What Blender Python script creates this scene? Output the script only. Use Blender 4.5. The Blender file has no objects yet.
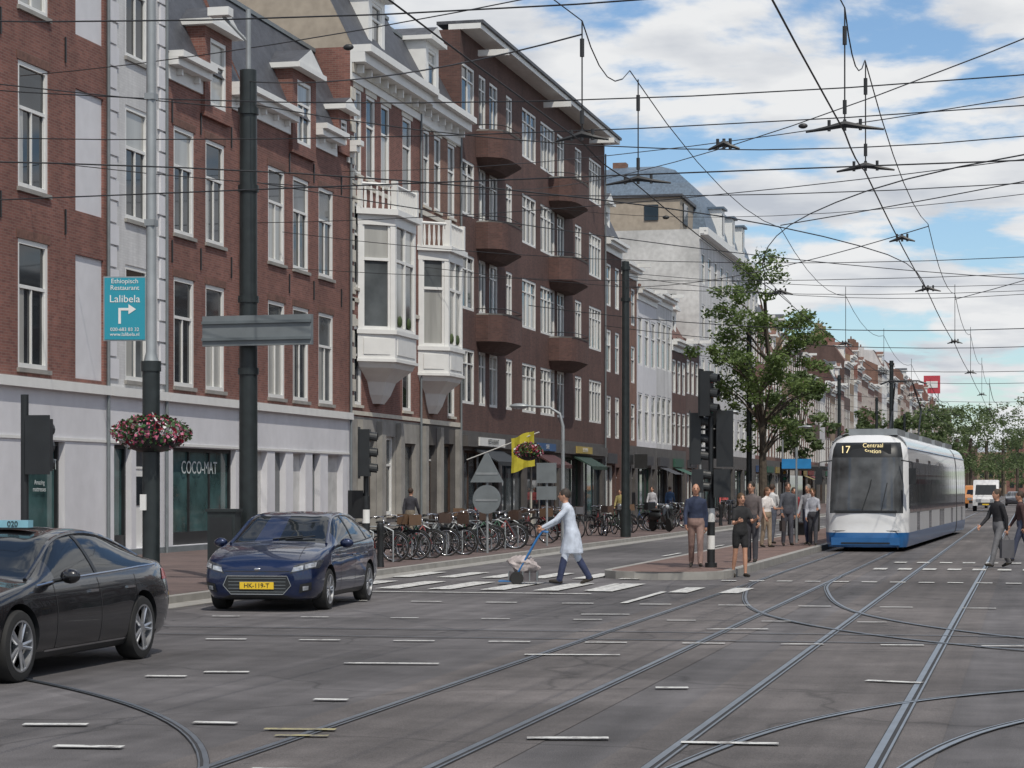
import bpy, bmesh, math, random
import numpy as np
from mathutils import Vector, Matrix
from mathutils.bvhtree import BVHTree
R=random.Random(7)
rad=math.radians
scn=bpy.context.scene
def link(o): scn.collection.objects.link(o); return o

# ------------------------------------------------------------------ materials
MATS={}
def _nt(name):
    m=bpy.data.materials.new(name); m.use_nodes=True; nt=m.node_tree
    b=nt.nodes['Principled BSDF']; return m,nt,b
def M(name,col,rough=.6,metal=0,var=.15,scale=3.,bump=0,coat=0,spec=.5,emit=0,fine=0,vert=0,fa=.08):
    if name in MATS: return MATS[name]
    m,nt,b=_nt(name); N=nt.nodes; L=nt.links
    tc=N.new('ShaderNodeTexCoord'); no=N.new('ShaderNodeTexNoise'); no.inputs['Scale'].default_value=scale
    no.inputs['Detail'].default_value=6
    if vert:
        mp=N.new('ShaderNodeMapping'); mp.inputs['Scale'].default_value=(1,1,vert)
        L.new(tc.outputs['Object'],mp.inputs[0]); L.new(mp.outputs[0],no.inputs['Vector'])
    else: L.new(tc.outputs['Object'],no.inputs['Vector'])
    mr=N.new('ShaderNodeMapRange'); mr.inputs[1].default_value=.3; mr.inputs[2].default_value=.7
    mr.inputs[3].default_value=1-var; mr.inputs[4].default_value=1+var
    L.new(no.outputs['Fac'],mr.inputs[0]); out=mr.outputs[0]
    if fine:
        n2=N.new('ShaderNodeTexNoise'); n2.inputs['Scale'].default_value=fine; n2.inputs['Detail'].default_value=3
        L.new(tc.outputs['Object'],n2.inputs['Vector'])
        m2=N.new('ShaderNodeMapRange'); m2.inputs[1].default_value=.3; m2.inputs[2].default_value=.7; m2.inputs[3].default_value=1-fa; m2.inputs[4].default_value=1+fa
        L.new(n2.outputs['Fac'],m2.inputs[0]); mu=N.new('ShaderNodeMath'); mu.operation='MULTIPLY'
        L.new(out,mu.inputs[0]); L.new(m2.outputs[0],mu.inputs[1]); out=mu.outputs[0]
    vm=N.new('ShaderNodeVectorMath'); vm.operation='SCALE'; vm.inputs[0].default_value=col
    L.new(out,vm.inputs['Scale']); L.new(vm.outputs[0],b.inputs['Base Color'])
    b.inputs['Roughness'].default_value=rough; b.inputs['Metallic'].default_value=metal
    b.inputs['Coat Weight'].default_value=coat; b.inputs['Coat Roughness'].default_value=.03
    b.inputs['Specular IOR Level'].default_value=spec
    if bump:
        bp=N.new('ShaderNodeBump'); bp.inputs['Strength'].default_value=bump; bp.inputs['Distance'].default_value=.02
        L.new(no.outputs['Fac'],bp.inputs['Height']); L.new(bp.outputs[0],b.inputs['Normal'])
    if emit:
        b.inputs['Emission Color'].default_value=(*col,1); b.inputs['Emission Strength'].default_value=emit
    MATS[name]=m; return m
def BR(name,c1,c2,mort,bw=.22,rh=.068,flat=False,var=.18):
    m,nt,b=_nt(name); N=nt.nodes; L=nt.links
    tc=N.new('ShaderNodeTexCoord'); sp=N.new('ShaderNodeSeparateXYZ'); L.new(tc.outputs['Object'],sp.inputs[0])
    cb=N.new('ShaderNodeCombineXYZ')
    if flat:
        L.new(sp.outputs[0],cb.inputs[0]); L.new(sp.outputs[1],cb.inputs[1])
    else:
        ad=N.new('ShaderNodeMath'); ad.operation='ADD'; L.new(sp.outputs[0],ad.inputs[0]); L.new(sp.outputs[1],ad.inputs[1])
        L.new(ad.outputs[0],cb.inputs[0]); L.new(sp.outputs[2],cb.inputs[1])
    bt=N.new('ShaderNodeTexBrick'); L.new(cb.outputs[0],bt.inputs['Vector'])
    bt.inputs['Scale'].default_value=1; bt.inputs['Brick Width'].default_value=bw; bt.inputs['Row Height'].default_value=rh
    bt.inputs['Mortar Size'].default_value=.007 if not flat else .006; bt.inputs['Mortar Smooth'].default_value=.3
    bt.inputs['Color1'].default_value=(*c1,1); bt.inputs['Color2'].default_value=(*c2,1); bt.inputs['Mortar'].default_value=(*mort,1)
    def nz(s,lo,hi,sc=None,det=8):
        no=N.new('ShaderNodeTexNoise'); no.inputs['Scale'].default_value=s; no.inputs['Detail'].default_value=det; no.inputs['Roughness'].default_value=.65
        if sc:
            mp=N.new('ShaderNodeMapping'); mp.inputs['Scale'].default_value=sc; L.new(tc.outputs['Object'],mp.inputs[0]); L.new(mp.outputs[0],no.inputs['Vector'])
        else: L.new(tc.outputs['Object'],no.inputs['Vector'])
        mr=N.new('ShaderNodeMapRange'); mr.inputs[1].default_value=.3; mr.inputs[2].default_value=.7; mr.inputs[3].default_value=lo; mr.inputs[4].default_value=hi
        L.new(no.outputs['Fac'],mr.inputs[0]); return mr.outputs[0]
    a=nz(.45,1-var,1+var); c=nz(1.,.78,1.14,(1.6,1.6,.16))
    mu=N.new('ShaderNodeMath'); mu.operation='MULTIPLY'; L.new(a,mu.inputs[0]); L.new(c,mu.inputs[1])
    vm=N.new('ShaderNodeVectorMath'); vm.operation='SCALE'; L.new(bt.outputs['Color'],vm.inputs[0]); L.new(mu.outputs[0],vm.inputs['Scale'])
    L.new(vm.outputs[0],b.inputs['Base Color']); b.inputs['Roughness'].default_value=.85
    MATS[name]=m; return m
brA=BR('brick_red',(.235,.10,.078),(.155,.063,.052),(.22,.16,.135))
brB=BR('brick_brown',(.12,.058,.048),(.08,.039,.034),(.10,.075,.065))
brC=BR('brick_rust',(.22,.11,.08),(.16,.078,.06),(.19,.155,.12))
brD=BR('brick_dark',(.115,.07,.06),(.085,.052,.046),(.11,.08,.07))
brE=BR('brick_ochre',(.29,.2,.135),(.23,.16,.105),(.25,.2,.15))
brW=BR('brick_whitewashed',(.60,.60,.60),(.55,.55,.555),(.52,.52,.52),var=.1)
pave=BR('paving_brick',(.15,.105,.095),(.115,.083,.077),(.08,.067,.063),.3,.15,True,.25)
plat=BR('platform_paving',(.19,.12,.1),(.155,.1,.085),(.1,.072,.065),.2,.1,True,.2)
white=M('white_paint',(.72,.72,.70),.45,var=.04)
cream=M('cream_paint',(.56,.53,.46),.5,var=.08,fine=9)
stucco=M('white_stucco',(.64,.64,.665),.7,var=.08,scale=.5,vert=.3,fine=2.5,fa=.04)
stucw=M('weathered_stucco',(.52,.52,.51),.8,var=.2,scale=.35,fine=3,fa=.12)
stone=M('grey_stone',(.28,.27,.25),.7,var=.18,scale=2)
dstone=M('dark_stone',(.09,.084,.08),.6,var=.2,scale=2)
slate=M('roof_slate',(.065,.068,.078),.55,var=.25,scale=2,fine=12,fa=.25)
tile=M('roof_tile',(.15,.075,.055),.7,var=.25,scale=2,fine=12,fa=.25)
lead=M('roof_lead',(.10,.14,.19),.5,var=.15,fine=6,fa=.15)
tramroof=M('tram_roof',(.28,.3,.33),.5)
beige=M('beige_render',(.36,.31,.25),.8,var=.12)
gd=M('glass_dark',(.02,.025,.03),.04,var=.5,scale=.6,spec=.5)
gm=M('glass_mid',(.09,.10,.105),.05,var=.5,scale=.9,spec=.5)
gc=M('glass_curtain',(.36,.36,.34),.12,var=.2,scale=2.5,spec=.6,vert=.1)
shopg=M('shop_glass',(.03,.04,.045),.03,var=.6,scale=.7,spec=.6)
shopt=M('shop_glass_lit',(.05,.10,.10),.05,var=.6,scale=1.1,spec=.6)
blk=M('black_metal',(.018,.02,.022),.45,var=.2)
pgr=M('pole_green_black',(.02,.026,.027),.4,var=.25,scale=5)
gal=M('galvanised_steel',(.3,.32,.33),.5,.4,var=.12)
gald=M('grey_paint',(.16,.18,.19),.5,var=.12)
rub=M('rubber',(.02,.02,.02),.8,var=.2)
chrome=M('chrome',(.6,.6,.62),.15,1,var=.03)
alloy=M('alloy',(.5,.51,.53),.3,.8,var=.05)
wood=M('dark_wood',(.06,.035,.025),.5,var=.3)
doorg=M('green_door',(.02,.05,.035),.35,var=.1)
groove=M('rail_groove',(.03,.03,.032),.8)
steel=M('rail_steel',(.2,.23,.27),.32,.7,var=.2)
kerbm=M('kerb_stone',(.3,.29,.27),.7,var=.15)
skin1=M('skin',(.5,.27,.18),.5,var=.06)
def wornpaint(name,col,base,thr=.44):
    m,nt,b=_nt(name); N=nt.nodes; L=nt.links
    tc=N.new('ShaderNodeTexCoord'); n=N.new('ShaderNodeTexNoise'); n.inputs['Scale'].default_value=7; n.inputs['Detail'].default_value=10; n.inputs['Roughness'].default_value=.75; L.new(tc.outputs['Object'],n.inputs['Vector'])
    r=N.new('ShaderNodeMapRange'); r.inputs[1].default_value=thr-.05; r.inputs[2].default_value=thr+.06; L.new(n.outputs['Fac'],r.inputs[0])
    mx=N.new('ShaderNodeMixRGB'); mx.inputs[1].default_value=(*base,1); mx.inputs[2].default_value=(*col,1); L.new(r.outputs[0],mx.inputs[0]); L.new(mx.outputs[0],b.inputs['Base Color']); b.inputs['Roughness'].default_value=.7
    return m
wpaint=wornpaint('road_paint',(.60,.60,.58),(.2,.19,.185)); ypaint=wornpaint('road_paint_yellow',(.36,.32,.17),(.14,.13,.11),.47)

def asphalt(name,col):
    m,nt,b=_nt(name); N=nt.nodes; L=nt.links
    tc=N.new('ShaderNodeTexCoord')
    def nz(s,d,lo,hi,a=.3,c=.7,sc=None):
        n=N.new('ShaderNodeTexNoise'); n.inputs['Scale'].default_value=s; n.inputs['Detail'].default_value=d
        if sc:
            mp=N.new('ShaderNodeMapping'); mp.inputs['Scale'].default_value=sc; L.new(tc.outputs['Object'],mp.inputs[0]); L.new(mp.outputs[0],n.inputs['Vector'])
        else: L.new(tc.outputs['Object'],n.inputs['Vector'])
        r=N.new('ShaderNodeMapRange'); r.inputs[1].default_value=a; r.inputs[2].default_value=c; r.inputs[3].default_value=lo; r.inputs[4].default_value=hi
        L.new(n.outputs['Fac'],r.inputs[0]); return r.outputs[0],n
    a,_=nz(.2,6,.72,1.25); c,_=nz(2.2,8,.84,1.16); d,nn=nz(90,3,.65,1.35); e,_=nz(1.,5,.78,1.14,sc=(3,.12,1)); g,_=nz(.7,4,.88,1.1,sc=(.12,1.6,1))
    def mul(x,y):
        k=N.new('ShaderNodeMath'); k.operation='MULTIPLY'; L.new(x,k.inputs[0]); L.new(y,k.inputs[1]); return k.outputs[0]
    f=mul(mul(mul(a,c),mul(d,e)),g)
    vo=N.new('ShaderNodeTexVoronoi'); vo.feature='DISTANCE_TO_EDGE'; vo.inputs['Scale'].default_value=.23
    nd=N.new('ShaderNodeTexNoise'); nd.inputs['Scale'].default_value=.8; L.new(tc.outputs['Object'],nd.inputs['Vector']); va=N.new('ShaderNodeVectorMath'); va.operation='ADD'
    L.new(tc.outputs['Object'],va.inputs[0]); L.new(nd.outputs['Color'],va.inputs[1]); L.new(va.outputs[0],vo.inputs['Vector'])
    r=N.new('ShaderNodeMapRange'); r.inputs[1].default_value=.0; r.inputs[2].default_value=.01; r.inputs[3].default_value=.62; r.inputs[4].default_value=1; L.new(vo.outputs['Distance'],r.inputs[0])
    v2=N.new('ShaderNodeTexVoronoi'); v2.distance='CHEBYCHEV'; v2.inputs['Scale'].default_value=.2; L.new(tc.outputs['Object'],v2.inputs['Vector'])
    sp=N.new('ShaderNodeSeparateXYZ'); L.new(v2.outputs['Color'],sp.inputs[0]); r2=N.new('ShaderNodeMapRange'); r2.inputs[3].default_value=.8; r2.inputs[4].default_value=1.18; L.new(sp.outputs[0],r2.inputs[0])
    # dark oil / gum spots
    v3=N.new('ShaderNodeTexVoronoi'); v3.inputs['Scale'].default_value=2.3; L.new(tc.outputs['Object'],v3.inputs['Vector']); r3=N.new('ShaderNodeMapRange'); r3.inputs[1].default_value=.03; r3.inputs[2].default_value=.09; r3.inputs[3].default_value=.7; r3.inputs[4].default_value=1; L.new(v3.outputs['Distance'],r3.inputs[0])
    f=mul(mul(mul(f,r.outputs[0]),r2.outputs[0]),r3.outputs[0])
    vm=N.new('ShaderNodeVectorMath'); vm.operation='SCALE'; vm.inputs[0].default_value=col; L.new(f,vm.inputs['Scale']); L.new(vm.outputs[0],b.inputs['Base Color'])
    b.inputs['Roughness'].default_value=.75; b.inputs['Specular IOR Level'].default_value=.35
    bp=N.new('ShaderNodeBump'); bp.inputs['Strength'].default_value=.6; bp.inputs['Distance'].default_value=.01; L.new(nn.outputs['Fac'],bp.inputs['Height']); L.new(bp.outputs[0],b.inputs['Normal'])
    return m
asph=asphalt('asphalt',(.118,.111,.113)); asph2=asphalt('asphalt_track',(.132,.119,.115))
def leafmat(name,c1,c2):
    m,nt,b=_nt(name); N=nt.nodes; L=nt.links
    tc=N.new('ShaderNodeTexCoord'); n=N.new('ShaderNodeTexNoise'); n.inputs['Scale'].default_value=1.1; n.inputs['Detail'].default_value=5
    L.new(tc.outputs['Object'],n.inputs['Vector']); cr=N.new('ShaderNodeValToRGB'); L.new(n.outputs['Fac'],cr.inputs[0])
    cr.color_ramp.elements[0].position=.35; cr.color_ramp.elements[0].color=(*c1,1); cr.color_ramp.elements[1].position=.65; cr.color_ramp.elements[1].color=(*c2,1)
    L.new(cr.outputs[0],b.inputs['Base Color']); b.inputs['Roughness'].default_value=.6
    t=N.new('ShaderNodeBsdfTranslucent'); L.new(cr.outputs[0],t.inputs[0]); mx=N.new('ShaderNodeMixShader'); mx.inputs[0].default_value=.4
    L.new(b.outputs[0],mx.inputs[1]); L.new(t.outputs[0],mx.inputs[2]); L.new(mx.outputs[0],nt.nodes['Material Output'].inputs[0])
    return m
leafA=leafmat('leaf',(.075,.12,.035),(.17,.24,.07)); leafB=leafmat('leaf_far',(.075,.115,.045),(.15,.2,.08))
bark=M('bark',(.08,.065,.05),.9,var=.3,scale=6,bump=.6)

# ------------------------------------------------------------------ mesh builder
class MB:
    def __init__(s): s.v=[];s.f=[];s.m=[];s.sm=[];s.mats=[]
    def mi(s,m):
        if m not in s.mats: s.mats.append(m)
        return s.mats.index(m)
    def face(s,pts,m,smooth=False):
        n=len(s.v); s.v+=[tuple(p) for p in pts]; s.f.append(tuple(range(n,n+len(pts)))); s.m.append(s.mi(m)); s.sm.append(smooth)
    def corners(s,c,m):
        n=len(s.v); s.v+=[tuple(p) for p in c]; k=s.mi(m)
        for q in ((0,3,2,1),(4,5,6,7),(0,1,5,4),(1,2,6,5),(2,3,7,6),(3,0,4,7)):
            s.f.append(tuple(n+i for i in q)); s.m.append(k); s.sm.append(False)
    def box(s,x0,x1,y0,y1,z0,z1,m,mat=None):
        c=[(x0,y0,z0),(x1,y0,z0),(x1,y1,z0),(x0,y1,z0),(x0,y0,z1),(x1,y0,z1),(x1,y1,z1),(x0,y1,z1)]
        if mat is not None: c=[mat@Vector(p) for p in c]
        s.corners(c,m)
    def loft(s,rings,m,closed=True,caps=True,smooth=True,mf=None):
        n=len(s.v); k=len(rings[0])
        for r in rings: s.v+=[tuple(p) for p in r]
        for i in range(len(rings)-1):
            for j in range(k if closed else k-1):
                a=n+i*k+j; b=n+i*k+(j+1)%k
                s.f.append((a,b,b+k,a+k)); s.m.append(s.mi(mf(i,j) if mf else m)); s.sm.append(smooth)
        if caps and closed:
            s.f.append(tuple(n+j for j in range(k))[::-1]); s.m.append(s.mi(m)); s.sm.append(False)
            o=n+(len(rings)-1)*k
            s.f.append(tuple(o+j for j in range(k))); s.m.append(s.mi(m)); s.sm.append(False)
    def tube(s,pts,r,m,n=8,caps=True,smooth=True,closed=False):
        P=[Vector(p) for p in pts]
        if not isinstance(r,(list,tuple)): r=[r]*len(P)
        if closed: P=P+[P[0]]; r=list(r)+[r[0]]; caps=False
        nv=None; rings=[]
        for i,p in enumerate(P):
            if closed: t=(P[(i+1)%(len(P)-1)]-P[(i-1)%(len(P)-1)]) if i<len(P)-1 else (P[1]-P[-2])
            elif i==0: t=P[1]-P[0]
            elif i==len(P)-1: t=P[-1]-P[-2]
            else: t=(P[i+1]-P[i]).normalized()+(P[i]-P[i-1]).normalized()
            if t.length<1e-9: t=Vector((0,0,1))
            t.normalize()
            if nv is None:
                nv=t.cross(Vector((0,0,1)) if abs(t.z)<.9 else Vector((1,0,0)))
            nv=(nv-t*nv.dot(t)).normalized(); b=t.cross(nv)
            rings.append([p+(nv*math.cos(2*math.pi*j/n)+b*math.sin(2*math.pi*j/n))*r[i] for j in range(n)])
        s.loft(rings,m,caps=caps,smooth=smooth)
    def ell(s,c,rr,m,nu=12,nv=8,mat=None,z0=-1,z1=1):
        c=Vector(c); rings=[]
        for i in range(nv+1):
            ph=-math.pi/2+math.pi*i/nv; zz=math.sin(ph); zz=max(z0,min(z1,zz)); q=math.sqrt(max(0,1-zz*zz)) 
            if i in(0,nv) and abs(zz)>=.999: q=.02
            ring=[]
            for j in range(nu):
                a=2*math.pi*j/nu; p=Vector((rr[0]*q*math.cos(a),rr[1]*q*math.sin(a),rr[2]*zz))
                if mat is not None: p=mat@p
                ring.append(c+p)
            rings.append(ring)
        s.loft(rings,m)
    def lathe(s,prof,m,axis='Z',c=(0,0,0),n=20,mf=None,caps=True):
        c=Vector(c); rings=[]
        for r,h in prof:
            ring=[]
            for j in range(n):
                a=2*math.pi*j/n; u,v=r*math.cos(a),r*math.sin(a)
                ring.append(c+(Vector((u,v,h)) if axis=='Z' else Vector((h,u,v)) if axis=='X' else Vector((u,h,v))))
            rings.append(ring)
        s.loft(rings,m,mf=mf,caps=caps)
    def mesh(s,name):
        me=bpy.data.meshes.new(name); me.from_pydata(s.v,[],s.f)
        for m in s.mats: me.materials.append(m)
        me.polygons.foreach_set('material_index',s.m); me.polygons.foreach_set('use_smooth',s.sm); me.update()
        return me
    def build(s,name,sharp=True):
        me=s.mesh(name)
        if sharp and any(s.sm): 
            try: me.set_sharp_from_angle(angle=rad(40))
            except Exception: pass
        return link(bpy.data.objects.new(name,me))
def single(name,mb,loc=(0,0,0),rot=0,world=False):
    o=mb.build(name); 
    if not world: o.location=loc; o.rotation_euler=(0,0,rot)
    return o
def group(name,parts,loc=(0,0,0),rot=0,world=False):
    e=link(bpy.data.objects.new(name,None)); e.location=loc; e.rotation_euler=(0,0,rot); e.empty_display_size=.3
    for pn,mb in parts.items():
        if isinstance(mb,MB):
            if not mb.f: continue
            o=mb.build(pn)
        else: o=mb
        o.parent=e
        if world: o.location=(-loc[0],-loc[1],-loc[2])
    return e
def text(s,size,m,name='lettering',loc=(0,0,0),rot=(math.pi/2,0,0),ex=.002,align='CENTER'):
    c=bpy.data.curves.new(name,'FONT'); c.body=s; c.size=size; c.align_x=align; c.align_y='CENTER'; c.extrude=ex; c.materials.append(m)
    o=link(bpy.data.objects.new(name,c)); o.location=loc; o.rotation_euler=rot; return o

class Fr:
    def __init__(s,o,u,n): s.o=Vector(o); s.u=Vector(u); s.n=Vector(n)
    def p(s,u,z,n): 
        q=s.o+s.u*u+s.n*n; return (q.x,q.y,q.z+z)
def fbox(mb,fr,u0,u1,z0,z1,n0,n1,m):
    P=fr.p; mb.corners([P(u0,z0,n0),P(u1,z0,n0),P(u1,z0,n1),P(u0,z0,n1),P(u0,z1,n0),P(u1,z1,n0),P(u1,z1,n1),P(u0,z1,n1)],m)
def wall(mb,fr,u0,u1,z0,z1,ops,m,dep=.16,rev=None):
    us={u0,u1}; zs={z0,z1}; O=[]
    for o in ops:
        a,b,c,d=max(o[0],u0),min(o[1],u1),max(o[2],z0),min(o[3],z1)
        if a<b and c<d: O.append((a,b,c,d)); us|={a,b}; zs|={c,d}
    us=sorted(us); zs=sorted(zs)
    for j in range(len(zs)-1):
        run=None
        for i in range(len(us)):
            inside=True
            if i<len(us)-1:
                uc=(us[i]+us[i+1])/2; zc=(zs[j]+zs[j+1])/2
                inside=any(a<uc<b and c<zc<d for a,b,c,d in O)
            if not inside and run is None: run=us[i]
            if inside and run is not None:
                mb.face([fr.p(run,zs[j],0),fr.p(us[i],zs[j],0),fr.p(us[i],zs[j+1],0),fr.p(run,zs[j+1],0)],m); run=None
    rv=rev or m
    for a,b,c,d in O:
        p=fr.p
        mb.face([p(a,c,0),p(a,d,0),p(a,d,-dep),p(a,c,-dep)],rv); mb.face([p(b,c,0),p(b,d,0),p(b,d,-dep),p(b,c,-dep)],rv)
        mb.face([p(a,d,0),p(b,d,0),p(b,d,-dep),p(a,d,-dep)],rv); mb.face([p(a,c,0),p(b,c,0),p(b,c,-dep),p(a,c,-dep)],rv)
def pane(mb,fr,u0,u1,z0,z1,n,m=None):
    if m is None: m=R.choice([gd,gd,gd,gm,gm,gc])
    t=R.uniform(-.006,.006); t2=R.uniform(-.006,.006)
    mb.face([fr.p(u0,z0,n),fr.p(u1,z0,n+t),fr.p(u1,z1,n+t+t2),fr.p(u0,z1,n+t2)],m)
WD=.11
def window(W,T,fr,u0,u1,z0,z1,st='sash',fm=None,dep=WD,sill=None,lod=0):
    fm=fm or white; n0=-dep; n1=-dep+.085; f=.115
    fbox(W,fr,u0,u0+f,z0,z1,n0,n1,fm); fbox(W,fr,u1-f,u1,z0,z1,n0,n1,fm)
    fbox(W,fr,u0+f,u1-f,z1-f,z1,n0,n1,fm); fbox(W,fr,u0+f,u1-f,z0,z0+f,n0,n1,fm)
    h=z1-z0
    if st=='sash':
        zt=z0+h*.62; fbox(W,fr,u0+f,u1-f,zt,zt+.08,n0,n1-.01,fm)
        pane(W,fr,u0+f,u1-f,zt+.08,z1-f,n0+.02); pane(W,fr,u0+f,u1-f,z0+f,zt,n0+.015)
        if not lod:
            fbox(W,fr,u0+f,u0+f+.05,z0+f,zt,n0+.02,n1-.02,fm); fbox(W,fr,u1-f-.05,u1-f,z0+f,zt,n0+.02,n1-.02,fm)
            if u1-u0>1.35: fbox(W,fr,(u0+u1)/2-.025,(u0+u1)/2+.025,z0+f,zt,n0+.021,n1-.02,fm)
            if R.random()<.45:
                k=R.uniform(.15,.35); fbox(W,fr,u0+f+.05,u0+f+.05+(u1-u0)*k,z0+f,zt,n0+.0165,n0+.0205,gc)
    elif st=='multi':
        k=max(2,round((u1-u0)/.85)); d=(u1-u0-2*f)/k; zt=z0+h*.72
        for i in range(k):
            a=u0+f+i*d
            if i: fbox(W,fr,a-.04,a+.04,z0+f,z1-f,n0,n1-.01,fm)
            pane(W,fr,a+.03,a+d-.03,z0+f,zt,n0+.02); pane(W,fr,a+.03,a+d-.03,zt+.05,z1-f,n0+.02)
        fbox(W,fr,u0+f,u1-f,zt,zt+.06,n0+.003,n1-.013,fm)
    else: pane(W,fr,u0+f,u1-f,z0+f,z1-f,n0+.02)
    if sill: fbox(T,fr,u0-.06,u1+.06,z0-.1,z0-.003,-.05,.07,sill)
def shopfront(G,T,fr,u0,u1,z0,z1,fm,gmt=None,dep=.25,door=True):
    n0=-dep; fbox(G,fr,u0,u0+.08,z0,z1,n0,n0+.09,fm); fbox(G,fr,u1-.08,u1,z0,z1,n0,n0+.09,fm); fbox(G,fr,u0+.08,u1-.08,z1-.1,z1,n0,n0+.09,fm)
    fbox(G,fr,u0+.08,u1-.08,z0,z0+.35,n0,n0+.08,fm)
    k=max(1,round((u1-u0)/1.5)); d=(u1-u0-.16)/k
    for i in range(k):
        a=u0+.08+i*d
        if i: fbox(G,fr,a-.03,a+.03,z0+.35,z1-.1,n0,n0+.07,fm)
        pane(G,fr,a+.03,a+d-.03,z0+.35,z1-.1,n0+.02,gmt or R.choice([shopg,shopg,shopt,gm]))

def house(name,y0,y1,h,wm,rows,cols,xf=-22.4,side='L',depth=12,gz=4.3,gmat=None,gops=(),st='sash',roof='flat',rh=2.6,rm=None,
          corn=(.45,.5,None),dormers=(),sill=None,lod=0,extra=None,blind=(),fm=None,hoist=False,lint=None,rside=None):
    fr=Fr((xf,0,0),(0,1,0),(1,0,0) if side=='L' else (-1,0,0)); e=.004
    y0+=e; y1-=e
    Wl,W,T,Rf=MB(),MB(),MB(),MB()
    ops=[];gm_=gmat or wm
    for (zb,hh) in rows:
        for c in cols:
            a,b=c[0]-c[1]/2,c[0]+c[1]/2
            if len(c)>2 and c[2] and zb not in c[2]: continue
            ops.append((a,b,zb,zb+hh))
            window(W,T,fr,a,b,zb,zb+hh,st=c[3] if len(c)>3 else st,sill=sill,lod=lod,fm=fm)
            if lint and not lod: fbox(T,fr,a-.12,b+.12,zb+hh+.003,zb+hh+.24,-.05,.02,lint)
            elif not lod and wm in(brA,brC): fbox(T,fr,a-.08,b+.08,zb+hh+.003,zb+hh+.2,-.05,.012,tile)
    for (a,b,c,d) in blind:
        ops.append((a,b,c,d)); fbox(T,fr,a,b,c,d,-.16,-.06,stucco)
    wall(Wl,fr,y0,y1,gz,h,ops,wm,dep=WD+.02)
    g=[(o[0],o[1],o[2],o[3]) for o in gops]
    wall(Wl,fr,y0,y1,0,gz,g,gm_,dep=.25)
    for o in gops:
        k=o[4]
        if k=='shop': shopfront(W,T,fr,*o[:4],o[5] if len(o)>5 else blk,o[6] if len(o)>6 else None)
        elif k=='door':
            fbox(W,fr,o[0],o[1],o[2],o[3]-.6,-.25,-.2,o[5] if len(o)>5 else wood); pane(W,fr,o[0],o[1],o[3]-.55,o[3],-.22); fbox(W,fr,o[0],o[1],o[3]-.6,o[3]-.54,-.25,-.18,white)
            fbox(W,fr,o[0]+.15,o[1]-.15,o[2]+1.1,o[3]-.8,-.199,-.18,gd)
        elif k=='niche': fbox(W,fr,*o[:4],-.25,-.2,o[5] if len(o)>5 else stucw)
        else: window(W,T,fr,*o[:4],dep=.2,sill=sill)
    P=fr.p; sm=stucw if (wm in(brW,stucco)) else wm
    for u in (y0,y1): Wl.face([P(u,0,-.26),P(u,0,-depth),P(u,h,-depth),P(u,h,0),P(u,0,0)],sm)
    Wl.face([P(y0,0,-depth),P(y1,0,-depth),P(y1,h,-depth),P(y0,h,-depth)],wm)
    Rf.face([P(y0,h,0),P(y1,h,0),P(y1,h,-depth),P(y0,h,-depth)],slate)
    rm=rm or slate; rs=rside or wm
    if corn:
        ch,cp,cm=corn; cm=cm or white
        cuts=sorted([(d[0]-d[1]/2,d[0]+d[1]/2) for d in dormers if d[4]=='brick']); segs=[]; u=y0
        for a,b in cuts:
            if a>u+.05: segs.append((u,a-.003))
            u=b+.003
        if y1>u+.05: segs.append((u,y1))
        for a,b in segs:
            fbox(T,fr,a,b,h-ch*.25,h+.06,.004,cp,cm); fbox(T,fr,a,b,h-ch*.7,h-ch*.25-.003,.004,cp*.7,cm); fbox(T,fr,a,b,h-ch*1.5,h-ch*.7-.003,.004,.07,cm)
            if not lod:
                k=max(1,int((b-a)/.9))
                for i in range(k): 
                    u=a+(i+.5)*(b-a)/k; fbox(T,fr,u-.06,u+.06,h-ch*1.1,h-ch*.7-.005,.074,cp*.45,cm)
    if roof=='mansard':
        b=1.3
        for q in ([P(y0,h+.02,.1),P(y1,h+.02,.1),P(y1,h+rh,-b),P(y0,h+rh,-b)],[P(y0,h+rh,-b),P(y1,h+rh,-b),P(y1,h+rh+.5,-depth/2),P(y0,h+rh+.5,-depth/2)],
                  [P(y0,h+rh+.5,-depth/2),P(y1,h+rh+.5,-depth/2),P(y1,h,-depth),P(y0,h,-depth)]): Rf.face(q,rm)
        for u in (y0,y1): Rf.face([P(u,h,.1),P(u,h+rh,-b),P(u,h+rh+.5,-depth/2),P(u,h,-depth)],rs)
        fbox(T,fr,y0,y1,h+rh-.05,h+rh+.08,-b-.1,-b+.08,gald)
    elif roof=='gable':
        for q in ([P(y0,h+.02,.1),P(y1,h+.02,.1),P(y1,h+rh,-depth/2),P(y0,h+rh,-depth/2)],[P(y0,h+rh,-depth/2),P(y1,h+rh,-depth/2),P(y1,h,-depth),P(y0,h,-depth)]): Rf.face(q,rm)
        for u in (y0,y1): Rf.face([P(u,h,.1),P(u,h+rh,-depth/2),P(u,h,-depth)],rs)
    for (uc,w,zb,zt,kind) in dormers:
        n=.12 if kind=='brick' else -.35; bm=wm if kind=='brick' else white
        ww=w*.6; F2=Fr(fr.o+fr.n*n,fr.u,fr.n)
        wall(Wl,F2,uc-w/2,uc+w/2,zb,zt,[(uc-ww/2,uc+ww/2,zb+.35,zt-.25)],bm)
        window(W,T,F2,uc-ww/2,uc+ww/2,zb+.35,zt-.25,lod=lod)
        for u in (uc-w/2,uc+w/2): Wl.face([P(u,zb,n),P(u,zt,n),P(u,zt,-2.2),P(u,zb,-2.2)],bm)
        Wl.face([P(uc-w/2,zb,n),P(uc+w/2,zb,n),P(uc+w/2,zb,0),P(uc-w/2,zb,0)],bm)
        fbox(T,fr,uc-w/2-.2,uc+w/2+.2,zt,zt+.16,-2.2,n+.3,white)
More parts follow.
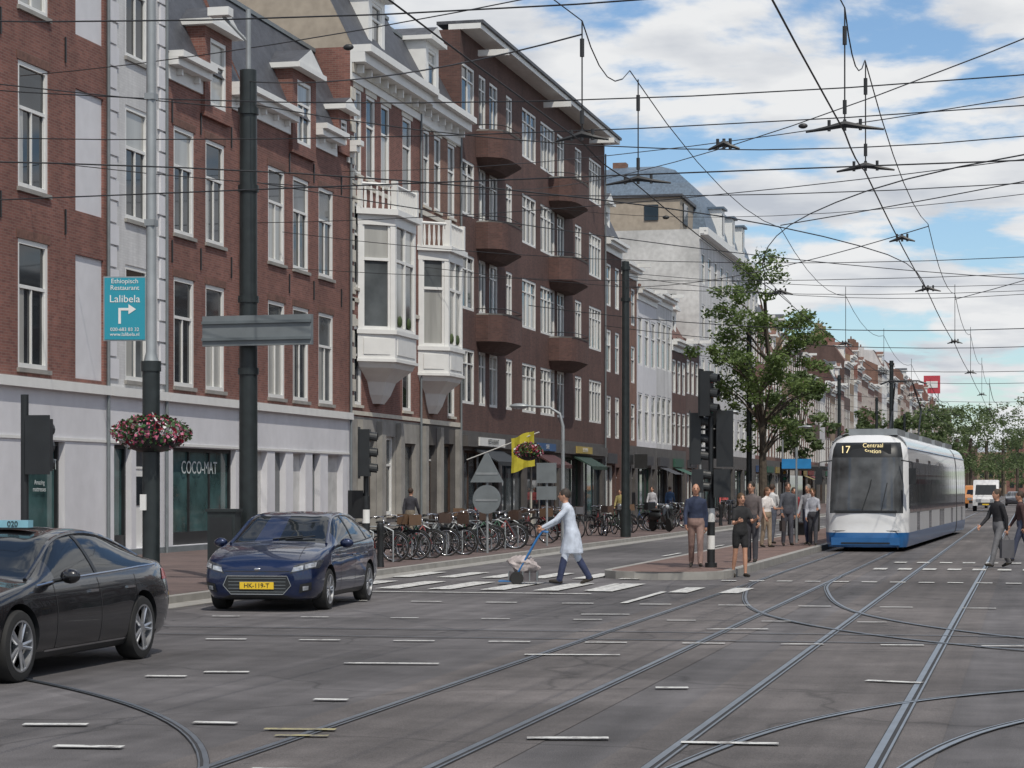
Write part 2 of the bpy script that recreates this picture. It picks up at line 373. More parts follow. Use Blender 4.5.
        if kind=='brick' or kind=='ped':
            a,b,c=P(uc-w/2-.15,zt+.16,n+.22),P(uc+w/2+.15,zt+.16,n+.22),P(uc,zt+.16+w*.27,n+.22)
            a2,b2,c2=P(uc-w/2-.15,zt+.16,-2.4),P(uc+w/2+.15,zt+.16,-2.4),P(uc,zt+.16+w*.27,-2.4)
            T.face([a,b,c],white); Rf.face([a,c,c2,a2],rm); Rf.face([b,c,c2,b2],rm)
    if hoist:
        u=(y0+y1)/2; fbox(T,fr,u-.07,u+.07,h-.1,h+.12,.5,1.25,white)
    if roof!='flat' or R.random()<.6:
        for u in ((y0+.5),(y1-.7)):
            z=h+(rh+.2 if roof!='flat' else 0); fbox(Rf,fr,u-.3,u+.4,h,z+1.1,-4.6,-3.6,wm if wm not in(stucco,) else brC); 
            for q in (-.1,.2): Rf.lathe([(.1,z+1.1),(.09,z+1.5)],tile,c=P(u+q,0,-4.1),n=8)
    if side=='L' and not lod: T.tube([P(y1-.12,.1,.08),P(y1-.12,h-.5,.08)],.045,gald,6)
    parts=dict(walls=Wl,windows=W,trim=T,roof=Rf)
    if extra:
        X=MB(); extra(X,fr); parts['details']=X
    group(name,parts,(xf-(5 if side=='L' else -5),(y0+y1)/2,0),world=True)

# ------------------------------------------------------------------ buildings
rowsA=[(4.6,2.95),(8.72,2.9),(12.85,2.7)]
shopsA=[(40.3,44.0,.05,2.95,'shop',white),(46.6,48.6,.05,2.95,'shop',blk,shopt)]
def band(X,fr,y0,y1,z=4.3):
    fbox(X,fr,y0,y1,z-.14,z+.09,.004,.14,white); fbox(X,fr,y0,y1,z-1.32,z-1.25,.004,.03,white); fbox(X,fr,y0,y1,0,.28,.004,.03,gald)
def anchors(X,fr,us,zs):
    for u in us:
        for z in zs: fbox(X,fr,u-.025,u+.025,z-.3,z+.3,.004,.04,blk)
def Ax(X,fr): band(X,fr,28,51.09); anchors(X,fr,(45.2,48.6),(8.2,12.3))
house('brick_house',28,51.1,17.6,brA,rowsA,[(30.5,1.5),(34,1.5),(37.3,1.5),(40.4,1.5),(43.6,1.5),(46.9,1.6)],gmat=stucco,gops=[(31,34,.3,2.95,'shop'),(35.5,39,.3,2.95,'shop')]+[(a,b,.3)+tuple(r) for a,b,_,*r in shopsA],
      roof='gable',sill=stone,blind=[(49.2,50.85,4.5,7.5),(49.2,50.85,8.55,11.5),(49.2,50.85,12.8,15.6)],extra=Ax)
def quo(X,fr):
    band(X,fr,51.11,54.89)
    for i in range(24):
        z=4.6+i*.56
        for u in (51.12,54.3): fbox(X,fr,u+(0 if u<52 else (.12 if i%2 else 0)),u+(.58 if u>52 else (.45 if i%2 else .58)),z,z+.5,.004,.05,stucco)
house('white_painted_house',51.1,54.9,18.2,brW,rowsA,[(52.95,1.5)],gmat=stucco,gops=[(51.5,52.6,.3,2.95,'shop',blk,shopt),(52.9,54.4,.3,2.95,'door',white)],roof='mansard',sill=stone,extra=quo)
def Cx(X,fr): band(X,fr,54.91,60.59); anchors(X,fr,(55.3,57.4,59.8),(8.2,11.95))
house('brick_house',54.9,60.6,13.45,brA,rowsA[:2],[(56.2,1.5),(58.55,1.5)],gmat=stucco,gops=[(55.4,60.2,.3,2.95,'shop',blk,shopt)],roof='mansard',
      dormers=[(58.5,2.1,12.2,14.7,'brick')],sill=stone,extra=Cx,rh=3.0)
def Dx(X,fr): band(X,fr,60.61,71.19); anchors(X,fr,(61.8,64.9,67.3,70.2),(8.2,11.95))
house('brick_house',60.6,71.2,13.5,brA,rowsA[:2],[(63.75,1.55),(66.05,1.55),(68.6,1.55)],gmat=stucco,
      gops=[(61.6,62.9,.3,2.95,'niche'),(63.6,64.6,.3,2.95,'niche',gm),(65.3,66.5,.3,2.95,'niche'),(67.2,68.0,.3,2.95,'niche',gm),(68.8,70.4,.3,2.95,'niche')],roof='mansard',
      dormers=[(66.05,2.3,12.3,14.9,'brick'),(70.2,1.2,13.0,14.4,'brick')],sill=stone,extra=Dx,rh=3.2)
def bay(X,fr,uc,z0,z1,w=2.6,sp=.9,pr=1.05):
    P=fr.p; f0,f1=uc-w/2,uc+w/2; s0,s1=f0-sp,f1+sp
    out=[(s0,.0),(f0,pr),(f1,pr),(s1,.0)]
    def prism(za,zb,g,m,sc=1.):
        o=[(uc+(u-uc)*sc+(g if u>uc else -g),n*sc+ (g if n>0 else 0)) for u,n in out]
        lo=[P(u,za,n) for u,n in o]; hi=[P(u,zb,n) for u,n in o]
        for i in range(3): X.face([lo[i],lo[i+1],hi[i+1],hi[i]],m)
        X.face(lo,m); X.face(hi,m)
    prism(z0,z0+.85,.03,white); prism(z0+.85,z0+1.0,.1,white); prism(z1-.55,z1-.2,.03,white); prism(z1-.2,z1,.18,white); prism(z0-.1,z0,.09,white)
    prev=None
    for k,(za,sc) in enumerate([(z0-.1,1),(z0-.3,.93),(z0-.5,.72),(z0-.75,.5),(z0-1.2,.36),(z0-1.5,.2)]):
        ring=[P(uc+(u-uc)*sc,za,n*sc) for u,n in out]
        if prev:
            for i in range(3): X.face([prev[i],prev[i+1],ring[i+1],ring[i]],white,True)
        prev=ring
    za,zb=z0+1.0,z1-.55
    for i in range(3):
        a=Vector(P(*[out[i][0],0,out[i][1]])); b=Vector(P(*[out[i+1][0],0,out[i+1][1]])); L=(b-a).length; d=(b-a).normalized(); n=Vector((d.y,-d.x,0))
        if n.dot(fr.n)<0: n=-n
        f2=Fr(a,d,n); fbox(X,f2,0,.17,za,zb,-.12,.02,white); fbox(X,f2,L-.17,L,za,zb,-.12,.02,white)
        fbox(X,f2,.2,L-.2,z0+.15,z0+.7,.03,.06,white); fbox(X,f2,.17,L-.17,za,za+.12,-.12,0,white)
        k=2 if i==1 else 1; dd=(L-.34)/k
        for j in range(k):
            u=.17+j*dd
            if j: fbox(X,f2,u-.06,u+.06,za+.12,zb,-.12,.01,white)
            zt=za+(zb-za)*.66; fbox(X,f2,u+.06,u+dd-.06,zt,zt+.1,-.1,0,white)
            fbox(X,f2,u,u+.08,za+.12,zb,-.09,-.02,white); fbox(X,f2,u+dd-.08,u+dd,za+.12,zb,-.09,-.02,white)
            pane(X,f2,u+.05,u+dd-.05,za+.12,zt,-.07,R.choice([gm,gc,gm])); pane(X,f2,u+.05,u+dd-.05,zt+.08,zb,-.07,R.choice([gc,gm]))
            if i==1: X.ell(f2.p(u+dd/2,za+.35,-.02),(.05,.25,.2),leafB,8,5)
    pts=[Vector(P(u,z1+.85,n)) for u,n in [(s0,.05),(f0,pr),(f1,pr),(s1,.05)]]
    for i in range(3):
        X.tube([pts[i],pts[i+1]],.06,white,6); 
        k=max(3,int((pts[i+1]-pts[i]).length/.2))
        for j in range(k+1):
            c=pts[i].lerp(pts[i+1],j/k); X.tube([c-Vector((0,0,.84)),c-Vector((0,0,.55)),c-Vector((0,0,.05))],[.035,.06,.03],white,5)
    for p in pts: X.box(p.x-.1,p.x+.1,p.y-.1,p.y+.1,z1,z1+1.0,white)
def E1(X,fr):
    bay(X,fr,74.3,6.3,11.45)
    fbox(X,fr,71.22,79.9,15.95,16.5,.08,.12,cream)
    for z in (4.35,8.2,12.2,15.7): fbox(X,fr,71.22,79.97,z,z+.14,.004,.05,cream)
    for i in range(20): fbox(X,fr,71.22,71.22+(.5 if i%2 else .35),4.6+i*.55,4.6+i*.55+.4,.004,.05,cream)
    for u in (72.3,74.6,77): fbox(X,fr,u-.25,u+.25,0,4.2,.004,.2,stone)
def E2(X,fr):
    bay(X,fr,81.6,6.2,11.0,w=2.1,sp=.8,pr=.95)
    for u in (80.4,82.6,85.4): fbox(X,fr,u-.2,u+.2,0,4.2,.004,.18,stone)
    for z in (4.3,8.2,12.2,15.6): fbox(X,fr,80.05,85.95,z,z+.18,.004,.05,cream)
house('bay_window_house',71.2,80,16.8,brA,[(4.7,2.7),(8.7,2.9),(12.6,2.9)],[(72.1,.9),(73.6,1.1,(12.6,)),(75.4,1.1,(12.6,)),(78.2,1.2,(4.7,8.7,12.6))],
      gmat=stone,gops=[(72.7,74.2,.4,3.6,'door'),(75,76.6,.9,3.7,'win'),(77.4,79.4,.1,3.5,'shop',dstone)],corn=(.75,.75,None),roof='mansard',rh=2.8,dormers=[(75.5,2.0,17.2,19.4,'ped')],sill=cream,extra=E1,lint=cream,rside=beige)
house('bay_window_house',80,86,16.7,brC,[(4.7,2.7),(8.7,2.9),(12.6,2.9)],[(80.9,.9,(12.6,)),(82.5,1.0,(12.6,)),(84.6,1.1)],
      gmat=dstone,gops=[(80.8,82.2,.3,3.5,'door'),(83,85,.5,3.6,'shop',wood)],corn=(.7,.7,None),roof='mansard',rh=2.6,dormers=[(83,1.9,17.1,19.2,'ped')],sill=cream,extra=E2,lint=cream)
def Fx(X,fr):
    fbox(X,fr,86.02,116.98,20.4,20.62,-.5,.85,white); fbox(X,fr,86.02,116.98,20.62,20.75,-1,.95,slate)
    for u0,u1 in ((88.6,92.9),(102.8,107.6)):
        for z in (7.95,11.8,15.6):
            n=10; outer=[]; 
            for i in range(n+1):
                t=i/n; u=u0+(u1-u0)*t; k=(1-abs(2*t-1)**4)**.5*.75+.45; outer.append((u,k if 0<i<n else 0.))
            outer=[(u0,0)]+[(u0+.03,.5)]+outer[1:-1]+[(u1-.03,.5)]+[(u1,0)]
            for i in range(len(outer)-1):
                a,b=outer[i],outer[i+1]
                X.face([fr.p(a[0],z,a[1]),fr.p(b[0],z,b[1]),fr.p(b[0],z+1.1,b[1]),fr.p(a[0],z+1.1,a[1])],brB)
                X.face([fr.p(a[0],z+1.1,a[1]),fr.p(b[0],z+1.1,b[1]),fr.p(b[0],z+1.16,b[1]+.05),fr.p(a[0],z+1.16,a[1]+.05)],stone)
                um=(u0+u1)/2; s=.7
                X.face([fr.p(a[0],z,a[1]),fr.p(b[0],z,b[1]),fr.p(um+(b[0]-um)*s,z-.4,b[1]*.5),fr.p(um+(a[0]-um)*s,z-.4,a[1]*.5)],brD)
            X.face([fr.p(u,z+.02,n_) for u,n_ in outer],stone); X.face([fr.p((u0+u1)/2+(u-(u0+u1)/2)*.7,z-.4,n_*.5) for u,n_ in outer],brD)
            X.tube([fr.p(u,z+1.35,n_) for u,n_ in outer],.02,blk,4)
    for u in (88.2,100.8,111.8): fbox(X,fr,u-.08,u+.08,19.7,19.95,.2,1.5,white)
    fbox(X,fr,86.3,116.6,3.55,4.0,.004,.25,dstone); 
    for i,(a,b,m) in enumerate([(88,92.5,M('awning_dark',(.03,.034,.038))),(99,103,M('awning_maroon',(.07,.025,.022))),(108,112,M('awning_green',(.02,.045,.03)))]):
        X.face([fr.p(a,3.5,.1),fr.p(b,3.5,.1),fr.p(b,2.95,1.1),fr.p(a,2.95,1.1)],m); X.face([fr.p(a,2.95,1.1),fr.p(b,2.95,1.1),fr.p(b,2.78,1.1),fr.p(a,2.78,1.1)],m)
        for u in (a,b): X.face([fr.p(u,3.5,.1),fr.p(u,2.95,1.1),fr.p(u,2.9,1.1),fr.p(u,3.4,.1)],m)
        fbox(X,fr,a,b,3.6,3.95,.26,.32,[white,M('sign_blue',(.04,.1,.22)),M('sign_yel',(.4,.3,.08))][i])
rF=[(5.3,2.25),(9.15,2.25),(13.0,2.25),(16.9,2.25)]
house('amsterdam_school_apartments',86,117,20.4,brB,rF,[(87.3,2.1),(89.7,1.2),(91.7,1.5),(94.6,1.2),(98.6,2.9),(102.6,3.2),(105.6,1.7),(109.9,1.7),(114.4,3.4)],st='multi',
      gz=4.2,gmat=dstone,gops=[(86.6,90.8,.1,3.4,'shop',wood),(91.4,92.6,.1,3.2,'door',doorg),(93.2,97.6,.1,3.4,'shop',blk),(98.2,103.4,.1,3.4,'shop',cream),(104,105.2,.1,3.2,'door'),(105.8,110.5,.1,3.4,'shop',doorg),(111.2,116.4,.1,3.4,'shop',blk)],
      corn=None,extra=Fx,sill=None)
def genrow(y,yend,side,xf,seed,plan=()):
    rr=random.Random(seed); i=0
    while y<yend:
        w=rr.choice([6.,6.4,7.,7.6,9.]) if y<300 else rr.choice([9.,12.,15.]); lod=1
        if i<len(plan): w,h,wm,roof=plan[i]
        else:
            h=rr.choice([12.8,13.6,14.5,15.5,16.5,17.5])+(max(0,min(6,(y-240)*.03)) if side=='L' else 0); wm=rr.choice([brA,brC,brD,brB,brE,brW,brC,brA]); roof=rr.choice(['mansard','flat','gable','mansard'])
        k=max(2,round(w/2.1)); cw=rr.uniform(1.2,1.5); cols=[(y+w*(j+.5)/k,cw) for j in range(k)]
        n=int((h-4.6)/3.3); rows=[(4.6+j*(h-4.6)/n,(h-4.6)/n*.64) for j in range(n)]
        g=[(y+.4,y+w-2.0,.1,3.1,'shop',rr.choice([blk,wood,white,doorg,cream])),(y+w-1.6,y+w-.5,.1,3.0,'door',rr.choice([wood,doorg,blk]))]
        sg=rr.choice([(.16,.03,.028),(.03,.06,.14),(.36,.35,.33),(.02,.02,.02),(.24,.18,.06),(.03,.09,.06),(.05,.05,.055)]); smt=M('sign_%d'%(int(sg[0]*100)+int(sg[2]*700)),sg)
        aw=rr.random()
        def ex(X,fr,y=y,w=w,smt=smt,aw=aw):
            fbox(X,fr,y+.4,y+w-2.0,3.2,3.75,.02,.16,smt)
            if aw<.3: X.face([fr.p(y+.5,3.15,.05),fr.p(y+w-2.1,3.15,.05),fr.p(y+w-2.1,2.7,1.1),fr.p(y+.5,2.7,1.1)],smt)
            elif aw<.7: fbox(X,fr,y+w-1.9,y+w-1.8,3.0,3.8,.2,.95,smt)
        house('town_house' if wm not in (brW,stucco) else 'white_town_house',y,y+w,h,wm,rows,cols,xf=xf,side=side,lod=lod,gops=g,gmat=rr.choice([wm,dstone,stone,dstone]),roof=roof,rh=rr.uniform(2,3),
              rm=rr.choice([slate,tile,tile]),dormers=[(y+w/2,1.8,h+.3,h+2.1,'ped')] if roof=='mansard' else (),extra=ex,hoist=rr.random()<.5)
        y+=w; i+=1
    return y
genrow(117,152,'L',-22.4,5,[(5,15.4,brB,'mansard'),(5,14.6,brC,'flat'),(7,13.6,stucco,'flat'),(6,13.9,brW,'flat'),(6,11.4,brB,'mansard'),(6,11.8,brD,'gable')])
def Hx(X,fr):
    fbox(X,fr,152.2,164,19.92,22.2,-14,-1.4,beige); fbox(X,fr,152.0,164.1,22.2,22.4,-14.2,-1.2,slate)
    P=fr.p
    fbox(X,fr,153.5,155.3,20.4,21.9,-1.39,-1.3,gd)
    a0,a1=158.,184.
    prev=None
    for dz,ins in ((0,0),(1.4,.35),(2.8,.9),(4.3,1.7),(5.4,2.9),(5.9,4.2)):
        ring=[P(a0+ins,19.95+dz,-.2-ins),P(a1-ins,19.95+dz,-.2-ins),P(a1-ins,19.95+dz,-12+ins),P(a0+ins,19.95+dz,-12+ins)]
        if prev:
            for i in range(4): X.face([prev[i],prev[(i+1)%4],ring[(i+1)%4],ring[i]],lead)
        prev=ring
    X.face(prev,lead)
    for u in (165,171,177): fbox(X,fr,u-.8,u+.8,20.6,22.8,-1.6,-.1,white); fbox(X,fr,u-.5,u+.5,20.9,22.4,-.095,-.06,gd); fbox(X,fr,u-1,u+1,22.8,22.95,-1.7,.1,lead)
    for u in (162,180): fbox(X,fr,u,u+1.,22.,26.2,-8,-7,brC)
    f2=Fr((-22.4-12,152,0),(1,0,0),(0,-1,0))
    for (u,z) in ((8.6,20.6),(5,20.6)): fbox(X,f2,u-.5,u+.5,z,z+1.1,-.15,-.12,gd)
    for z in (6.,10.,14.): fbox(X,f2,9.6,10.4,z,z+1.4,.01,.05,gm)
    fbox(X,fr,152.05,183.95,19.5,20.0,.004,.6,white)
rowsH=[(4.8,2.4),(8.6,2.4),(12.4,2.4),(16.2,2.2)]
house('large_white_building',152,184,19.9,brW,rowsH,[(154+3.2*i,1.5) for i in range(10)],lod=1,depth=24,gops=[(153+6*i,157.8+6*i,.1,3.3,'shop') for i in range(5)],gmat=dstone,extra=Hx)
genrow(184,660,'L',-22.4,11)
genrow(34,300,'R',17.,21)
eb=MB()
for i in range(8):
    x0=-34+i*9; h=[12,15,13,17,14,12,15,13][i]; m=[brC,brD,brE,brA,brB,brW,brC,brD][i]
    eb.box(x0,x0+8.98,700,712,0,h,m)
    for z in range(2,h-2,3):
        for k in range(3): eb.box(x0+1+k*2.6,x0+2.3+k*2.6,699.9,699.98,z,z+1.7,gd)
single('end_of_street_houses',eb)
bb=MB(); bb.box(-25.5,-21.5,552,552.4,25.2,29.6,M('billboard_red',(.45,.05,.07))); bb.box(-24.9,-22.1,551.9,551.98,26.6,28.2,white)
for x in (-25,-23.5,-22): bb.tube([(x,552.5,20),(x,552.5,25.4)],.14,gal,6)
single('rooftop_billboard',bb)

# ------------------------------------------------------------------ ground
def sheet(name,x0,x1,y0,y1,z,m):
    b=MB(); b.face([(x0,y0,z),(x1,y0,z),(x1,y1,z),(x0,y1,z)],m); return single(name,b)
sheet('ground',-2500,2500,-2500,2500,-.02,M('ground_soil',(.09,.085,.075),.9,var=.2,scale=.05))
sheet('road',-60,60,-60,1500,0,asph)
b=MB(); b.box(-22.38,-13.5,25,700,-.01,.13,pave); b.box(-13.5,-13.3,25,700,-.01,.125,kerbm); b.box(-13.3,-12.8,25.1,700,-.01,.012,kerbm); single('pavement',b)
b=MB(); b.box(7.2,17,32,700,-.01,.13,pave); b.box(7.0,7.2,32,700,-.01,.125,kerbm); single('pavement',b)
b=MB()
def island(b,x0,x1,y0,y1,z,m,mk):
    def ring(g,zz):
        cx=(x0+x1)/2; w=(x1-x0)/2-g; pts=[]
        for i in range(9):
            a=math.pi+math.pi*i/8; pts.append((cx+w*math.cos(a),y0+w+g*0+w*math.sin(a)*.9,zz))
        pts+= [(x1-g,y1,zz),(x0+g,y1,zz)]; return pts
    o=ring(0,-.01); o2=ring(0,z); i2=ring(.18,z+.003)
    n=len(o)
    for k in range(n): b.face([o[k],o[(k+1)%n],o2[(k+1)%n],o2[k]],mk); b.face([o2[k],o2[(k+1)%n],i2[(k+1)%n],i2[k]],mk)
    b.face(i2,m)
island(b,-8.6,-5.95,43.6,100,.16,plat,kerbm); single('tram_stop_platform',b)

def ribbon(b,pts,w,z,m):
    P=[Vector((p[0],p[1],0)) for p in pts]; L=[];Rr=[]
    for i,p in enumerate(P):
        t=(P[min(i+1,len(P)-1)]-P[max(i-1,0)]).normalized(); n=Vector((-t.y,t.x,0))
        L.append((p.x+n.x*w/2,p.y+n.y*w/2,z)); Rr.append((p.x-n.x*w/2,p.y-n.y*w/2,z))
    for i in range(len(P)-1): b.face([L[i],L[i+1],Rr[i+1],Rr[i]],m)
def offs(pts,d):
    P=[Vector((p[0],p[1],0)) for p in pts]; o=[]
    for i,p in enumerate(P):
        t=(P[min(i+1,len(P)-1)]-P[max(i-1,0)]).normalized(); o.append((p.x-t.y*d,p.y+t.x*d))
    return o
def smooth(pts,k=8):
    o=[]; n=len(pts)
    for i in range(n-1):
        p0,p1,p2,p3=[Vector((q[0],q[1],0)) for q in (pts[max(i-1,0)],pts[i],pts[i+1],pts[min(i+2,n-1)])]
        for j in range(k):
            t=j/k; o.append(.5*((2*p1)+(p2-p0)*t+(2*p0-5*p1+4*p2-p3)*t*t+(3*p1-p0-3*p2+p3)*t**3))
    o.append(Vector((pts[-1][0],pts[-1][1],0))); return [(p.x,p.y) for p in o]
tr=MB()
def track(pts,bed=True,gw=.11):
    if bed: ribbon(tr,pts,2.2,.004+.0004*len(tracks),asph2)
    z=.009+.0009*len(tracks); tracks.append(1)
    for d in (-.7175,.7175):
        ribbon(tr,offs(pts,d),gw,z,groove); ribbon(tr,offs(pts,d+gw*.2),gw*.45,z+.003,steel); ribbon(tr,offs(pts,d-gw*.36),gw*.16,z+.003,steel)
tracks=[]
track([(-1.72,y) for y in (2,60,700)],gw=.12); track([(-4.55,y) for y in (2,60,700)],gw=.12)
track(smooth([(-20,22.5),(-14,21.6),(-10.6,19.6),(-7.7,16.6),(-5.9,13.2),(-4.9,9),(-4.55,4)]),False,.085)
track(smooth([(9,24.6),(5,23.2),(1,20.6),(-.8,17.9),(-1.6,14),(-1.72,9),(-1.72,4)]),False,.1)
track(smooth([(14,27.8),(0,27.2),(-14,26.6),(-24,26.2)],4),False,.07)
track(smooth([(-4.55,46),(-4.3,40),(-3,32),(0,26.5),(5,23.5),(12,22)]),False,.09)
single('tram_tracks',tr)
mk=MB()
def dash(x,y,l,w=.13,a=0,m=wpaint,z=.02):
    c,s=math.cos(rad(a)),math.sin(rad(a)); q=[(-l/2,-w/2),(l/2,-w/2),(l/2,w/2),(-l/2,w/2)]
    mk.face([(x+u*c-v*s,y+u*s+v*c,z) for u,v in q],m)
for d in [(-6.5,22.1,1.0),(-7.8,20.7,.45),(-8.2,20.1,.4),(-7.36,15.8,.5),(-6.5,14.5,.5),(-6.2,16.2,.35),(-4.9,23.7,1.05),(-3.3,15.8,.6),(-2.1,15.75,.7),(-5.9,18.2,.3),(-3.2,20,.3),(-4.7,13.6,.5),(-3.7,28.5,.8),(-6.0,31.4,.7)]: dash(d[0],d[1],d[2],.12,R.uniform(4,16))
dash(-1.25,21.1,.55,.12,-15); dash(-5.4,15.9,.55,.11,8,ypaint); dash(-5.25,15.5,.4,.09,8,ypaint)
for i in range(9): dash(-9.5+i*1.15,25.2+i*.12,.5,.11,8)
for i in range(10): dash(-12+i*1.25,34.3,.5,.14,6)
for i in range(9): dash(-12.5+i*1.3,29.6+.1*i,.4,.1,10)
for i in range(6): dash(-12.4+i*1.0,40.2-.05*i,.45,3.2,-1); 
for i in range(6): dash(-12.6+i*.95,45.0,.4,2.8,-1)
for i in range(7): dash(-6.0+i*.9,39.2,.35,2.,-1) if i in(0,1) else None
for i in range(9): dash(-3.3+i*.55,50.5,.3,.9); dash(-3.1+i*.55,55.,.3,.7)
for i in range(14): dash(-5.8+i*.55,43.4,.3,.3)
for y in range(60,300,9): dash(-9.6,y,.12,3.)
dash(-10,37.4,5.2,.16); dash(-6.3,36.5,.12,4.); dash(-7.7,40,.12,3)
single('road_markings',mk)

# ------------------------------------------------------------------ trees
def leaves(mb,centres,rr,n,size,m,rnd):
    k=mb.mi(m)
    for c in centres:
        r=rr*rnd.uniform(.6,1.25)
        for _ in range(n):
            while True:
                d=Vector((rnd.uniform(-1,1),rnd.uniform(-1,1),rnd.uniform(-1,1)))
                if d.length<=1: break
            d=d*(.5+.5*rnd.random()); p=c+Vector((d.x*r,d.y*r,d.z*r*.68)); s=size*rnd.uniform(.6,1.3)
            a=Vector((rnd.gauss(0,1),rnd.gauss(0,1),rnd.gauss(0,.6))).normalized(); b=a.cross(Vector((rnd.gauss(0,1),rnd.gauss(0,1),rnd.gauss(0,1)))).normalized()
            q=len(mb.v); mb.v+=[tuple(p-a*s),tuple(p-b*s*.5),tuple(p+a*s),tuple(p+b*s*.5)]
            mb.f.append((q,q+1,q+2,q+3)); mb.m.append(k); mb.sm.append(False)
def tree(name,loc,H,W,base,nc=60,nl=130,ls=.13,seed=1,m=None,cr=.145):
    rnd=random.Random(seed); tb,lf=MB(),MB(); m=m or leafA
    cz=(H+base)/2; rz=(H-base)/2
    trunk=[(0,0,0)]+[(rnd.uniform(-.12,.12)*i*.6,rnd.uniform(-.12,.12)*i*.6,base*.5+i*(H*.8-base*.5)/6) for i in range(1,7)]
    r0=H*.015; tb.tube([(0,0,-.1)]+trunk[1:],[r0*1.3]+[r0*(1-.13*i) for i in range(1,7)],bark,8)
    cs=[]
    for i in range(nc):
        while True:
            d=Vector((rnd.uniform(-1,1),rnd.uniform(-1,1),rnd.uniform(-1,1)))
            if .3<d.length<=1: break
        wz=1-.35*max(0,d.z)-.15*max(0,-d.z)
        c=Vector((d.x*W/2*wz*rnd.uniform(.8,1.15),d.y*W/2*wz,cz+d.z*rz)); cs.append(c)
        if i%2==0:
            t=min(5,max(1,int((c.z-1.5-base*.5)/(H*.8-base*.5)*6))); s=Vector(trunk[t]); mid=s.lerp(c,.5)+Vector((0,0,.25))
            tb.tube([s,mid,c],[r0*.36,r0*.2,r0*.06],bark,5)
    leaves(lf,cs,W*cr,nl,ls,m,rnd)
    group(name,dict(trunk=tb,foliage=lf),loc)
tree('street_tree',(-13.2,112,.1),14.2,7.4,3.6,nc=92,nl=125,ls=.115,seed=4,cr=.125)
tree('street_tree',(-14.3,140,.1),9.5,5,3,nc=26,nl=80,ls=.2,seed=9,m=leafB)
tree('street_tree',(-14.3,205,.1),9,6,3,nc=26,nl=70,ls=.25,seed=12,m=leafB)
rnd=random.Random(3); far=MB()
for (x,y,H,W) in [(-14,255,11,8),(-14,300,13,9),(-13,340,15,10),(-12,380,17,11),(-11,430,19,12),(-13,300,10,8),(-9,480,20,14),(-6,520,22,14),(0,470,24,14),(-3,560,22,16),(4,420,22,12),(-14,520,17,12),(7,360,20,11),(10,600,20,16),(3.5,300,15,9),(-7,600,14,16),(2,640,14,16),(-1,660,12,14)]:
    far.tube([(x,y,0),(x,y,H*.6)],H*.02,bark,6)
    cs=[Vector((x+rnd.gauss(0,W*.2),y+rnd.gauss(0,W*.2),H*.25+rnd.random()*H*.67)) for _ in range(30)]
    leaves(far,cs,W*.17,60,.3,leafB,rnd)
single('distant_trees',far)

# ------------------------------------------------------------------ vehicles
def cat(a,b,c,d,t):
    return .5*((2*b)+(c-a)*t+(2*a-5*b+4*c-d)*t*t+(3*b-a-3*c+d)*t**3)
def wheel(mb,x,y,r,w,side,rimm=alloy,spk=5):
    s=side
    mb.lathe([(r*.62,-w/2*s),(r*.93,-w/2*s),(r,-w*.32*s),(r,w*.32*s),(r*.95,w*.46*s),(r*.84,w/2*s),(r*.72,w/2*s),(r*.70,w*.4*s)],rub,'X',(x,y,r),32,caps=False)
    mb.lathe([(r*.70,w*.40*s),(r*.73,w*.5*s),(r*.67,w*.5*s),(r*.64,w*.1*s)],rimm,'X',(x,y,r),32,caps=False)
    mb.lathe([(r*.66,w*.02*s),(.02,w*.02*s)],blk,'X',(x,y,r),24)
    mb.lathe([(r*.36,w*.03*s),(r*.36,w*.12*s),(.02,w*.12*s)],gald,'X',(x,y,r),20)
    mb.lathe([(r*.17,w*.2*s),(r*.16,w*.44*s),(r*.1,w*.47*s),(.001,w*.47*s)],rimm,'X',(x,y,r),14)
    for i in range(spk*2):
        a=2*math.pi*(i//2)/spk+(.15 if i%2 else -.15); ca,sa=math.cos(a),math.sin(a)
        p0=Vector((x+w*.38*s,y+ca*r*.12,r+sa*r*.12)); p1=Vector((x+w*.42*s,y+ca*r*.68,r+sa*r*.68)); mb.tube([p0,p1],[r*.06,r*.042],rimm,5)
